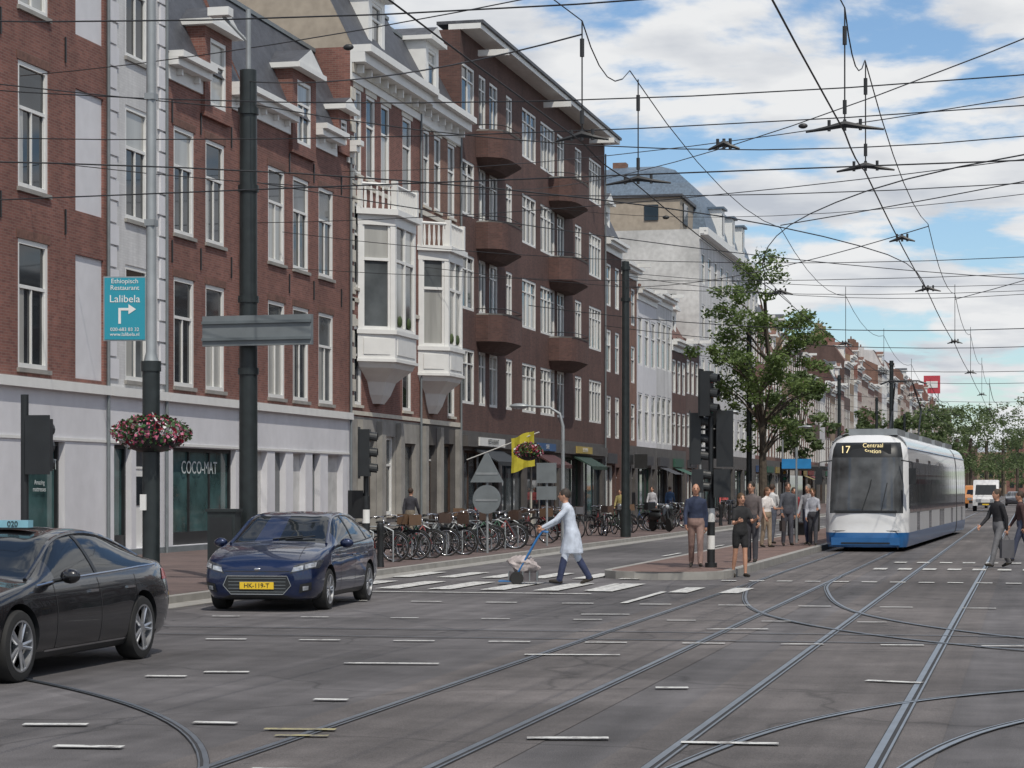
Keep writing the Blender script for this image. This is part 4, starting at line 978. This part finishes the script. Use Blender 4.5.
def mast(x,y,h,r=.15):
    b=MB(); b.tube([(x,y,.1),(x,y,h)],[r,r*.85],pgr,14); b.tube([(x,y,.1),(x,y,1.1)],r*1.25,pgr,14)
    for z in (h-.3,h-1.4): b.tube([(x,y,z),(x,y,z+.12)],r*1.15,pgr,12)
    single('tram_wire_mast',b)
for (x,y,h) in ((-13.8,76,9.8),(-14,112.5,10.),(-13.4,160,10),(-13.4,200,10),(-13.4,245,10),(7.6,40,10),(7.6,76,10),(7.6,112,10),(-8.4,139,9.8)): mast(x,y,h)
def lamp(x,y,h,s=-1,l=1.2):
    b=MB(); b.tube([(x,y,.1),(x,y,h-.6),(x+s*.08*l,y,h-.2),(x+s*.35*l,y,h),(x+s*l,y,h+.06)],[.07,.055,.045,.04,.035],gal,8)
    b.ell((x+s*(l+.22),y,h+.06),(.33,.13,.09),gal,12,6); b.ell((x+s*(l+.22),y,h+.02),(.24,.1,.07),lampg,12,6); single('street_lamp',b)
lamp(-14.4,68.2,4.4); lamp(-14.4,98,5.2,1); lamp(-14.2,130,5.4,1); lamp(-14.2,170,6,1); lamp(-14.2,215,6,1)
b=MB(); x,y=-13.95,56.4; b.tube([(x,y,.1),(x,y,2.75)],.035,gal,8)
def poly(b,c,pts,m,t=.02):
    lo=[(c[0]+u,c[1]-t,c[2]+v) for u,v in pts]; hi=[(c[0]+u,c[1]+t,c[2]+v) for u,v in pts]; b.face(lo,m); b.face(hi,m)
    for i in range(len(pts)): b.face([lo[i],lo[(i+1)%len(pts)],hi[(i+1)%len(pts)],hi[i]],m)
poly(b,(x,y-.06,2.35),[(-.45,-.35),(.45,-.35),(.04,.42),(-.04,.42)],gald); poly(b,(x,y-.06,1.55),[(.38*math.cos(a*math.pi/12),.38*math.sin(a*math.pi/12)) for a in range(24)],gald)
b.box(x-.3,x+.3,y-.09,y-.085,1.5,1.56,gal); b.box(x-.3,x+.3,y-.09,y-.085,2.2,2.26,gal); single('traffic_sign',b)
b=MB(); x,y=-14.,64.; b.tube([(x,y,.1),(x,y,2.6)],.035,gal,8); poly(b,(x,y-.06,2.3),[(-.3,-.3),(.3,-.3),(.3,.3),(-.3,.3)],gald); poly(b,(x,y-.06,1.7),[(-.3,-.2),(.3,-.2),(.3,.2),(-.3,.2)],gald); single('traffic_sign',b)
b=MB(); yel=M('yellow_cloth',(.5,.44,.04),.8,var=.1); px_,py_=-19.6,86.3
b.tube([(-22.3,py_+.4,3.0),(-19.2,py_,4.1)],.025,white,6)
N=8; g=[[(px_-.75+i*.12,py_+.07*math.sin(i*1.3+j*.5),3.85+i*.04-j*.2-.03*math.sin(i)) for j in range(N)] for i in range(9)]
for i in range(8):
    for j in range(N-1): b.face([g[i][j],g[i+1][j],g[i+1][j+1],g[i][j+1]],yel,True)
single('yellow_flag',b)
b=MB()
for yy in (78,80.4,82.8):
    b.tube([(-8.3,yy,.16),(-8.3,yy,2.5)],.04,blk,8)
b.box(-8.5,-7.0,77.8,83.,2.5,2.6,blk); b.face([(-8.28,78.1,.4),(-8.28,82.7,.4),(-8.28,82.7,2.3),(-8.28,78.1,2.3)],gm); b.box(-8.2,-7.8,79,82,.55,.62,wood)
for yy in (79.2,81.8): b.box(-8.15,-7.85,yy,yy+.06,.16,.55,blk)
single('tram_shelter',b)
b=MB(); b.tube([(-7.,68,.16),(-7.,68,3.1)],.04,gal,8); b.box(-7.45,-6.55,67.97,68.03,2.45,2.75,M('stop_blue',(.02,.2,.45),.4)); single('tram_stop_sign',b)
for (x,y) in ((-15.,44.6),(-14.6,90),(-8.2,86)):
    b=MB(); b.lathe([(.22,0),(.25,.1),(.25,.85),(.27,.88),(.2,.98),(.001,1.0)],pgr,c=(x,y,.13),n=16); b.box(x-.12,x+.12,y-.262,y-.25,.85,.95,blk); single('litter_bin',b)
for i,y in enumerate((41.,43.5,45.9,100,103,106,109)):
    b=MB(); b.lathe([(.09,0),(.075,.15),(.07,.8),(.09,.84),(.07,.95),(.001,.98)],blk,c=(-13.75,y,.12),n=12); single('bollard',b)
b=MB(); 
for xx in (0,1.25): b.lathe([(.14,-.05),(.25,-.05),(.27,0),(.25,.05),(.14,.05)],rub,'Y',(xx,0,.27),18)
b.ell((.15,0,.62),(.45,.17,.2),blk,12,8); b.ell((.2,0,.84),(.38,.14,.07),rub,10,6); b.box(.45,.95,-.16,.16,.28,.34,blk); b.ell((1.02,0,.65),(.12,.2,.38),black,10,8)
b.tube([(1.25,0,.27),(1.05,0,.95)],.04,blk,6); b.tube([(.95,-.32,1.05),(1.05,0,1.0),(.95,.32,1.05)],.02,blk,6); b.ell((1.08,0,.98),(.1,.1,.09),lampg,8,6); b.box(-.45,-.1,-.18,.18,.85,1.15,blk)
single('parked_scooter',b,(-14.6,86.5,.13),rad(-50))
for (s,y,z,sz) in (('COCO-MAT',47.6,2.45,.36),('COCO-MAT',57.8,2.45,.5)):
    text(s,sz,M('letter_pale',(.5,.55,.55),.5),'shop_lettering',(-22.58,y,z-.05),(math.pi/2,0,math.pi/2))
for (s,y) in (('RESTAURANT',90.3),('CAFE',101),('BLOEMEN',110)):
    text(s,.3,blk if y<100 else white,'shop_lettering',(-22.05,y,3.78),(math.pi/2,0,math.pi/2))
text('Amazing\nmattresses',.16,M('letter_pale',(.5,.55,.55),.5),'shop_lettering',(-22.58,47.6,1.9),(math.pi/2,0,math.pi/2))
for (x,y) in ((-20.3,89),(-20.2,92.4),(-20.4,99.5),(-20.2,109)):
    b=MB(); b.tube([(x,y,.13),(x,y,.85)],.03,blk,6); b.lathe([(.36,.85),(.36,.88),(.001,.88)],wood,c=(x,y,0),n=16); b.lathe([(.22,.13),(.2,.16),(.001,.16)],blk,c=(x,y,0),n=12)
    single('cafe_table',b)
    for s in (-1,1):
        b=MB(); yy=y+s*.65
        for u in (-.18,.18):
            for v in (-.18,.18): b.tube([(x+u,yy+v,.13),(x+u,yy+v,.58 if v*s<0 else 1.0)],.014,gal,5)
        b.box(x-.2,x+.2,yy-.2,yy+.2,.575,.6,wood); b.box(x-.2,x+.2,yy+s*.18-.01,yy+s*.18+.01,.78,1.0,wood); single('cafe_chair',b)

# ------------------------------------------------------------------ overhead wires
wr_=MB(); wm=M('wire',(.02,.021,.023),.5)
def wire(a,b,sag=.3,r=.010,n=10):
    a,b=Vector(a),Vector(b); wr_.tube([a.lerp(b,i/n)-Vector((0,0,sag*4*(i/n)*(1-i/n))) for i in range(n+1)],r,wm,4,caps=False)
def insul(x,y,z,w=.5,ax='X'):
    d=Vector((1,0,0)) if ax=='X' else Vector((0,1,0)); c=Vector((x,y,z))
    wr_.tube([c-d*w,c-d*w*.5+Vector((0,0,.03)),c+Vector((0,0,.07)),c+d*w*.5+Vector((0,0,.03)),c+d*w],[.012,.024,.04,.024,.012],wm,6)
    for k in (-.4,0,.4): wr_.tube([c+d*w*k,c+d*w*k+Vector((0,0,.12))],.02,wm,6)
def dropper(x,y,z0,z1,f=1):
    wr_.tube([(x,y,z0),(x,y,z1)],.008,wm,4)
    if f: wr_.tube([(x,y,z1-.4),(x,y,z1-.2)],.026,wm,6); wr_.tube([(x,y,z0+.1),(x,y,z0+.25)],.024,wm,6)
cz=5.7
for xx in (-1.95,-4.85):
    ys=[4,24,27,44,60,76,94,112,136,160,200,245,320,400]
    for a,b_ in zip(ys[:-1],ys[1:]): wire((xx,a,cz),(xx,b_,cz),.06,.010 if a<100 else .018,4); wire((xx,a,cz+1.35),(xx,b_,cz+1.35),.35,.008 if a<100 else .016,6)
spans=[(24,7.1),(33,7.6),(44,7.5),(60,7.7),(76,8.2),(94,8.2),(112.5,8.6),(136,8.6),(160,9),(200,9.2),(245,9.4)]
for y,z in spans:
    r=.010 if y<80 else .018
    wire((-22.3,y+4,z+2.),(17,y-3,z+1.6),1.5,r,16)
    if y in(33,60): wire((-22.3,y+4,z+.9),(17,y-3,z+.6),.9,r*.9,12)
for a,b_,s in [((-22.3,46,11.2),(9,18,8.5),.6),((-22.3,70,12.4),(12,24,8),.8),((-22.3,86,14.),(3,22,7.4),1.),((-22.3,60,9.5),(17,36,9.5),.9),((-13.75,37.6,8.8),(7.6,40,9.2),1.2),((-13.75,37.6,7.4),(7.6,76,8.6),.6),
               ((-13.75,37.6,9.2),(-4.85,24,6.9),.2),((-13.8,76,9.3),(7.6,76,9.3),1.),((-13.75,37.6,8.7),(-30,20,9.5),.3),
               ((-22.3,100,15.),(10,40,8.5),1.2),((-13.8,76,8.9),(-1.95,44,7),.3),((17,90,12),(-13.8,76,9.4),1.3),((17,30,9.8),(-4.85,44,7.1),.4),((12,20,8.2),(-1.95,60,6.9),.4)]:
    wire(a,b_,s,.010,14)
def cw(pts,z,r=.009):
    P=smooth(pts,5); wr_.tube([(p[0],p[1],z) for p in P],r,wm,4,caps=False)
cw([(-4.85,46),(-4.5,38),(-3,31),(0,26),(6,22.5),(14,21)],cz); cw([(-1.95,44),(-2.3,37),(-5,30),(-10,25),(-18,22.5),(-30,22)],cz+.03)
cw([(-24,28),(-10,27.2),(4,26.8),(20,27)],cz+.05)
for (x,y,w,dr) in ((-1.95,24,.42,1),(-1.95,27.1,.35,1),(-4.85,27.6,.42,1),(-3.4,25,.18,0),(-4.85,24,.3,1),(-1.95,44,.25,0),(-4.85,44,.25,0),(-1.95,35,.2,0)):
    insul(x,y,cz+.02,w)
    if dr: dropper(x,y,cz+.1,cz+1.35)
for y in (60,76,94,112): 
    for xx in (-1.95,-4.85): dropper(xx,y,cz,cz+1.6,0); insul(xx,y,cz+.02,.2)
for (x,y,z) in ((-8.2,26,7.3),(-3.2,32,7.1),(-7,43,7.2)): 
    wr_.ell((x,y,z),(.07,.04,.04),wm,8,6)
single('overhead_tram_wires',wr_)

# ------------------------------------------------------------------ people
def person(name,loc,yaw,H=1.75,lean=3,legs=((12,5),(-12,12)),arms=((-12,12,8),(14,18,8)),top=(.05,.05,.06),bot=(.04,.04,.05),shoe=(.03,.025,.02),skin=skin1,hair=(.05,.03,.02),hl=0,
           short=False,bare=False,coat=0,female=False,hy=0,tp=1.,bag=None):
    k=H/1.75; mt=lambda c,n: M('cloth_%d_%d_%d'%(c[0]*999,c[1]*999,c[2]*999),c,.85,var=.22,scale=9,bump=.5)
    mats=dict(top=mt(top,'t'),bot=mt(bot,'b'),skin=skin,shoe=mt(shoe,'s')); order=['top','bot','skin','shoe']
    S=[];G=MB()
    def seg(pts,rs,lab,n=10):
        pts=[Vector(p) for p in pts]; 
        d0=(pts[0]-pts[1]).normalized(); d1=(pts[-1]-pts[-2]).normalized()
        PP=[pts[0]+d0*rs[0]*.7]+pts+[pts[-1]+d1*rs[-1]*.7]; RR=[rs[0]*.55]+list(rs)+[rs[-1]*.55]
        G.tube(PP,RR,skin,n)
        for a,b,ra,rb in zip(pts[:-1],pts[1:],rs[:-1],rs[1:]): S.append((a,b,ra,rb,lab))
    l=rad(lean); up=Vector((math.sin(l),0,math.cos(l))); fw=Vector((math.cos(l),0,-math.sin(l))); lat=Vector((0,1,0))
    sw=.165 if female else .185
    prof=[(-.10,.10,.075),(-.05,.165,.115),(.02,.175 if female else .165,.125),(.12,.155,.115),(.2,.135 if female else .155,.105),(.32,.165,.12),(.42,sw,.115),(.49,sw*.93,.095),(.53,.11,.07),(.56,.06,.06)]
    rings=[]
    for s,a,b in prof:
        c=up*s*k; rings.append([c+(lat*a*math.cos(t*math.pi/8)+fw*b*math.sin(t*math.pi/8))*k*tp for t in range(16)])
    G.loft(rings,skin)
    S.append((up*.16*k,up*.44*k,.13*k,.14*k,'top')); S.append((up*-.05*k,up*.06*k,.13*k,.13*k,'bot'))
    for q in (-1,1): S.append((up*.44*k+lat*q*.12*k,up*.47*k+lat*q*.03*k,.07*k,.08*k,'top'))
    neck=up*.52*k; hd=up*.5*k+Vector((0,0,1)).lerp(up,.4).normalized()*.205*k+fw*.02*k
    seg([neck,hd-Vector((0,0,.05*k))],[.056*k,.052*k],'skin')
    hm=Matrix.Rotation(rad(hy),3,'Z')
    G.ell(hd,(.098*k,.076*k,.118*k),skin,14,10); G.ell(hd+hm@Vector((.035*k,0,-.065*k)),(.055*k,.05*k,.05*k),skin,10,8)
    S.append((hd-Vector((0,0,.06)),hd+Vector((0,0,.05)),.09*k,.09*k,'skin'))
    seg([hd+hm@Vector((.088*k,0,.01*k)),hd+hm@Vector((.112*k,0,-.022*k))],[.011*k,.016*k],'skin',6)
    for q in (-1,1): G.ell(hd+hm@Vector((0,q*.078*k,-.005*k)),(.022*k,.012*k,.034*k),skin,8,6)
    low=9
    for i,q in enumerate((1,-1)):
        th,kn=legs[i]; a=rad(th); b=a-rad(kn); hip=Vector((0,q*.085*k,-.02*k)); kne=hip+Vector((math.sin(a),q*.01,-math.cos(a)))*.43*k; ank=kne+Vector((math.sin(b),0,-math.cos(b)))*.41*k
        if bare:
            mid=hip.lerp(kne,.62); seg([hip,mid],[.095*k,.078*k],'bot'); seg([mid,kne,kne.lerp(ank,.3),ank],[.066*k,.05*k,.052*k,.033*k],'skin')
        else: seg([hip,hip.lerp(kne,.5),kne,kne.lerp(ank,.35),ank],[.094*k,.085*k,.069*k,.067*k,.057*k],'bot')
        c=b*.6; f=Vector((math.cos(c),q*.12,math.sin(c))); u2=Vector((-math.sin(c),0,math.cos(c)))
        hl_=ank-f*.04*k-u2*.045*k; toe=ank+f*.17*k-u2*.055*k; seg([ank-u2*.02,hl_],[.042*k,.036*k],'shoe'); seg([hl_,ank+f*.08*k-u2*.045*k,toe],[.036*k,.04*k,.03*k],'shoe')
        low=min(low,hl_.z-.036*k,toe.z-.032*k)
    if coat:
        rings=[]
        for s,a,b in ((.15,.16,.125),(0,.19,.15),(-.2*coat,.20,.18),(-.42*coat,.205,.21),(-.5*coat,.2,.215)):
            c=up*s*k if s>0 else Vector((s*-.03,0,s*k)); rings.append([c+(lat*a*math.cos(t*math.pi/8)+Vector((1,0,0))*b*math.sin(t*math.pi/8))*k for t in range(16)])
        G.loft(rings,skin); S.append((Vector((0,0,.1)),Vector((.02,0,-.45*coat*k)),.21*k,.23*k,'top'))
    X=MB(); hands=[]
    for i,q in enumerate((1,-1)):
        sh,el,ab=arms[i]; a=rad(sh)+l*.5; ab=rad(ab); sp=up*.455*k+lat*q*(sw-.005)*k
        d=Vector((math.sin(a)*math.cos(ab),q*math.sin(ab),-math.cos(a)*math.cos(ab))); elb=sp+d*.29*k
        a2=a+rad(el); d2=Vector((math.sin(a2),q*math.sin(ab)*.2-q*.04,-math.cos(a2))).normalized(); wri=elb+d2*.25*k
        if short: m2=sp.lerp(elb,.65); seg([up*.45*k+lat*q*.11*k,sp,m2],[.07*k,.062*k,.056*k],'top'); seg([m2,elb,wri],[.042*k,.038*k,.026*k],'skin')
        else: seg([up*.45*k+lat*q*.11*k,sp,elb,wri],[.07*k,.062*k,.05*k,.036*k],'top')
        pe=wri+d2*.085*k; seg([wri,pe],[.026*k,.03*k],'skin',8); S.append((wri,pe,.028*k,.03*k,'skin'))
        qa=d2.cross(lat).normalized(); inn=-lat*q
        for j,ln in enumerate((.068,.078,.072,.056)):
            o=pe+qa*(j-1.5)*.019*k-d2*.012; X.tube([o,o+d2*ln*.5*k+inn*.008,o+d2*ln*.85*k+inn*.03*k,o+d2*ln*.9*k+inn*.05*k],[.0095*k,.009*k,.008*k,.006*k],skin,5)
        o=wri+d2*.03*k+qa*.02; X.tube([o,o+qa*.035*k+d2*.02*k,o+qa*.045*k+d2*.05*k+inn*.015],[.012*k,.011*k,.008*k],skin,5)
        hands.append((wri,pe,d2,qa,inn))
    me=G.mesh('g'); bm=bmesh.new(); bm.from_mesh(me); bmesh.ops.recalc_face_normals(bm,faces=bm.faces); bm.to_mesh(me); bm.free()
    ob=link(bpy.data.objects.new('body',me)); md=ob.modifiers.new('r','REMESH'); md.mode='VOXEL'; md.voxel_size=.0155
    ms=ob.modifiers.new('s','SMOOTH'); ms.iterations=3; ms.factor=.5
    dg=bpy.context.evaluated_depsgraph_get(); nm=bpy.data.meshes.new_from_object(ob.evaluated_get(dg)); ob.modifiers.clear(); ob.data=nm
    nm.materials.clear()
    for o_ in order: nm.materials.append(mats[o_])
    n=len(nm.polygons); C=np.empty(n*3); nm.polygons.foreach_get('center',C); C=C.reshape(-1,3); best=np.full(n,9.); idx=np.zeros(n,int)
    for a,b,ra,rb,lab in S:
        a_,b_=np.array(a),np.array(b); ab=b_-a_; t=np.clip(((C-a_)@ab)/max(1e-9,ab@ab),0,1); dd=np.linalg.norm(C-(a_+t[:,None]*ab),axis=1)-(ra+(rb-ra)*t)
        mm=dd<best; best[mm]=dd[mm]; idx[mm]=order.index(lab)
    nm.polygons.foreach_set('material_index',idx.astype(np.int32)); nm.polygons.foreach_set('use_smooth',[True]*n)
    F=MB(); hmt=M('hair_%d_%d'%(hair[0]*999,hair[1]*999),hair,.7,var=.3,scale=25); dk=M('eye_dark',(.015,.012,.01),.2); lip=M('lips',(.3,.09,.07),.5)
    for q in (-1,1):
        F.ell(hd+hm@Vector((.085*k,q*.03*k,.012*k)),(.010*k,.013*k,.008*k),dk,8,5); F.tube([hd+hm@Vector((.093*k,q*.018*k,.034*k)),hd+hm@Vector((.086*k,q*.045*k,.034*k))],.004*k,hmt if hl>=0 else skin,4)
    F.tube([hd+hm@Vector((.086*k,-.022*k,-.055*k)),hd+hm@Vector((.091*k,0,-.053*k)),hd+hm@Vector((.086*k,.022*k,-.055*k))],.005*k,lip,5)
    if hl>=0:
        F.ell(hd+hm@Vector((-.016*k,0,.022*k)),(.104*k,.086*k,.112*k),hmt,16,12,z0=-.35,mat=Matrix.Rotation(rad(-22),3,'Y'))
        if hl>0: F.tube([hd+hm@Vector((-.06*k,0,.02*k)),hd+hm@Vector((-.085*k,0,-.09*k)),hd+hm@Vector((-.085*k,0,-.09*k-hl*k))],[.075*k,.07*k,.035*k],hmt,10)
    parts=dict(body=ob,hands=X,face_and_hair=F)
    if bag:
        Bg=MB(); w,pe,d2,qa,inn=hands[bag[0]]; c=pe+Vector((0,0,-.03)); bmt=M('bag_%d'%int(bag[1][0]*999),bag[1],.7)
        hgt=bag[2]; Bg.tube([c+Vector((-.08,0,-.12)),c+Vector((0,0,.0)),c+Vector((.08,0,-.12))],.008,bmt,5); Bg.box(c.x-.17,c.x+.17,c.y-.05,c.y+.05,c.z-.12-hgt,c.z-.12,bmt); parts['bag']=Bg
    e=group(name,parts,(loc[0],loc[1],loc[2]-low),rad(yaw))
    return e,low,hands
e,low,hands=person('man',(-8.5,41.1,.005),190,1.84,lean=12,legs=((18,5),(-14,16)),arms=((38,18,5),(32,22,5)),top=(.52,.57,.66),bot=(.03,.04,.09),coat=.72,hair=(.04,.03,.025),tp=1.08)
b=MB(); hb=M('hand_truck_blue',(.03,.16,.4),.4)
for s in (-.17,.17):
    b.tube([(.0,s,1.0),(.12,s,1.02),(.22,s,.88),(.62,s,.16),(.66,s,.1)],.018,hb,8)
    b.lathe([(.04,-.03),(.12,-.035),(.13,0),(.12,.035),(.04,.03)],rub,'Y',(.60,s*1.25,.13),18)
for t in (.15,.4,.65,.9): b.tube([(.22+.4*t,-.17,.88-.72*t),(.22+.4*t,.17,.88-.72*t)],.012,hb,6)
b.box(.62,.95,-.2,.2,.06,.08,hb); b.tube([(0,-.17,1.0),(0,.17,1.0)],.02,rub,8)
single('hand_truck',b,(-8.5-.44,41.1-.08,.005),rad(190))
# soft bundle: one displaced, creased mass plus a crate
rn=random.Random(8); b=MB()
wrap=M('wrapped_goods',(.42,.37,.36),.6,var=.35,scale=9,bump=.8); wr2=M('crate_plastic',(.09,.08,.085),.5,var=.3,scale=8)
rings=[]
for i in range(15):
    z=i/14; q=math.sin(math.pi*(.08+.84*z))**.5; ring=[]
    for j in range(24):
        a=j*math.pi/12; w=1+.10*math.sin(3*a+z*7)+.07*math.sin(7*a-z*11)+.05*math.sin(5*a+z*23)
        ring.append((.27*q*w*math.cos(a)+.04*math.sin(z*6),.2*q*w*math.sin(a),.22+.33*z+.02*math.sin(4*a)))
    rings.append(ring)
b.loft(rings,wrap); b.box(-.27,.27,-.19,.19,.085,.24,wr2)
for x_ in (-.27,-.13,0,.13,.27): b.box(x_-.01,x_+.01,-.2,.2,.08,.26,gald)
single('bundle_of_goods',b,(-9.42,40.95,.0),rad(10))
P=person
P('man',(-6.88,46.2,.163),-80,1.76,legs=((14,6),(-10,14)),top=(.025,.035,.07),bot=(.27,.18,.155),hl=-1,tp=1.08,bag=None)
P('woman',(-5.82,45.3,.0),-60,1.72,lean=4,legs=((6,4),(-8,10)),arms=((30,75,8),(15,85,8)),top=(.02,.02,.022),bot=(.02,.02,.022),bare=True,hair=(.08,.045,.02),hl=.12,female=True,short=True,skin=skin1)
P('man',(-6.1,49.5,.163),-100,1.8,top=(.12,.1,.1),bot=(.05,.05,.06),arms=((5,20,8),(5,30,8)),legs=((4,3),(-3,5)),hair=(.02,.015,.01))
P('woman',(-7.25,62.2,.163),-40,1.68,legs=((5,4),(-5,6)),arms=((20,70,10),(5,20,8)),top=(.65,.62,.6),bot=(.28,.22,.16),female=True,hl=.1,hair=(.12,.06,.03),short=True)
P('man',(-6.85,64.0,.163),-70,1.82,legs=((8,4),(-6,6)),top=(.07,.075,.09),bot=(.06,.06,.075),bag=(1,(.04,.03,.03),.3))
P('man',(-6.4,65.6,.163),-110,1.76,legs=((6,4),(-6,6)),top=(.3,.3,.32),bot=(.04,.05,.09),hair=(.2,.18,.16))
P('woman',(-6.15,64.4,.163),-90,1.66,legs=((8,4),(-10,8)),arms=((25,60,8),(5,15,8)),top=(.35,.36,.4),bot=(.05,.05,.06),female=True,hl=.15,hair=(.25,.15,.07))
P('man',(-7.6,66.5,.163),60,1.78,legs=((5,3),(-5,5)),top=(.5,.5,.5),bot=(.08,.09,.12))
P('woman',(-7.3,70.,.163),-70,1.68,legs=((5,3),(-5,5)),top=(.3,.05,.06),bot=(.03,.03,.04),female=True,hl=.15)
P('man',(-.7,52.2,.005),215,1.82,lean=4,legs=((20,6),(-15,16)),arms=((-18,12,8),(20,25,8)),top=(.02,.02,.024),bot=(.15,.15,.16),hair=(.06,.04,.025),bag=(0,(.1,.1,.11),.42))
P('man',(-.2,57,.005),190,1.78,legs=((20,6),(-18,20)),top=(.06,.03,.03),bot=(.05,.06,.1))
for i,(x,y,yw,c) in enumerate([(-18,72,-80,(.3,.05,.05)),(-18.5,88,100,(.1,.1,.12)),(-17.6,104,-90,(.4,.4,.42)),(-19,118,90,(.05,.1,.2)),(-17.5,95,-95,(.3,.25,.1)),(-18.8,66,80,(.04,.04,.05)),(-17,125,-90,(.5,.1,.1))]):
    P('man' if i%2 else 'woman',(x,y,.13),yw,R.uniform(1.65,1.82),top=c,bot=R.choice([(.04,.05,.1),(.05,.05,.05),(.2,.17,.13)]),female=not i%2,hl=0 if i%2 else .12)

# ------------------------------------------------------------------ light, sky, camera
S=Vector((.40,-.62,1.05)).normalized(); el=math.asin(S.z); az=math.atan2(S.x,S.y)
sun=bpy.data.lights.new('sun','SUN'); sun.energy=3.0; sun.angle=rad(.6); sun.color=(1,.94,.84)
so_=link(bpy.data.objects.new('sun',sun)); so_.rotation_euler=(-S).to_track_quat('-Z','Y').to_euler(); so_.location=(40,-40,60)
w=bpy.data.worlds.new('World'); scn.world=w; w.use_nodes=True; nt=w.node_tree; N=nt.nodes; L=nt.links
bg=N['Background']; out=N['World Output']; sky=N.new('ShaderNodeTexSky'); sky.sky_type='NISHITA'; sky.sun_disc=False; sky.sun_elevation=el; sky.sun_rotation=az; sky.air_density=1.0; sky.dust_density=.4; sky.ozone_density=2.0
tint=N.new('ShaderNodeVectorMath'); tint.operation='MULTIPLY'; tint.inputs[1].default_value=(.86,.97,1.06)
L.new(sky.outputs[0],tint.inputs[0]); L.new(tint.outputs[0],bg.inputs[0]); bg.inputs[1].default_value=.115
tc=N.new('ShaderNodeTexCoord'); sp=N.new('ShaderNodeSeparateXYZ'); L.new(tc.outputs['Generated'],sp.inputs[0])
def mth(op,a,b=None):
    n=N.new('ShaderNodeMath'); n.operation=op
    for i,v in enumerate((a,b)):
        if v is None: continue
        if isinstance(v,(int,float)): n.inputs[i].default_value=v
        else: L.new(v,n.inputs[i])
    return n.outputs[0]
dz=mth('ADD',mth('MAXIMUM',sp.outputs[2],0.0),.16)
cb=N.new('ShaderNodeCombineXYZ'); L.new(mth('DIVIDE',sp.outputs[0],dz),cb.inputs[0]); L.new(mth('DIVIDE',sp.outputs[1],dz),cb.inputs[1])
no=N.new('ShaderNodeTexNoise'); no.inputs['Scale'].default_value=1.9; no.inputs['Detail'].default_value=10; no.inputs['Roughness'].default_value=.56; no.inputs['Distortion'].default_value=.2
mp=N.new('ShaderNodeMapping'); mp.inputs['Location'].default_value=(3.1,1.7,0); L.new(cb.outputs[0],mp.inputs[0]); L.new(mp.outputs[0],no.inputs['Vector'])
mr=N.new('ShaderNodeMapRange'); mr.interpolation_type='SMOOTHSTEP'; mr.inputs[1].default_value=.435; mr.inputs[2].default_value=.515; L.new(no.outputs['Fac'],mr.inputs[0])
n2=N.new('ShaderNodeTexNoise'); n2.inputs['Scale'].default_value=3.6; n2.inputs['Detail'].default_value=8; L.new(mp.outputs[0],n2.inputs['Vector'])
cr=N.new('ShaderNodeValToRGB'); cr.color_ramp.elements[0].position=.33; cr.color_ramp.elements[0].color=(.58,.62,.69,1); cr.color_ramp.elements[1].position=.56; cr.color_ramp.elements[1].color=(.93,.94,.95,1); L.new(n2.outputs['Fac'],cr.inputs[0])
b2=N.new('ShaderNodeBackground'); L.new(cr.outputs[0],b2.inputs[0]); b2.inputs[1].default_value=.9
mx=N.new('ShaderNodeMixShader'); L.new(mr.outputs[0],mx.inputs[0]); L.new(bg.outputs[0],mx.inputs[1]); L.new(b2.outputs[0],mx.inputs[2]); L.new(mx.outputs[0],out.inputs[0])
cam=bpy.data.cameras.new('camera'); co=link(bpy.data.objects.new('camera',cam)); co.location=(0,0,1.85); co.rotation_euler=(rad(90),0,rad(13.25)); cam.sensor_width=36; cam.lens=77.3; cam.shift_y=.1016; cam.clip_end=6000; cam.clip_start=.1
scn.camera=co
scn.view_settings.view_transform='Standard'; scn.view_settings.look='None'; scn.view_settings.exposure=0
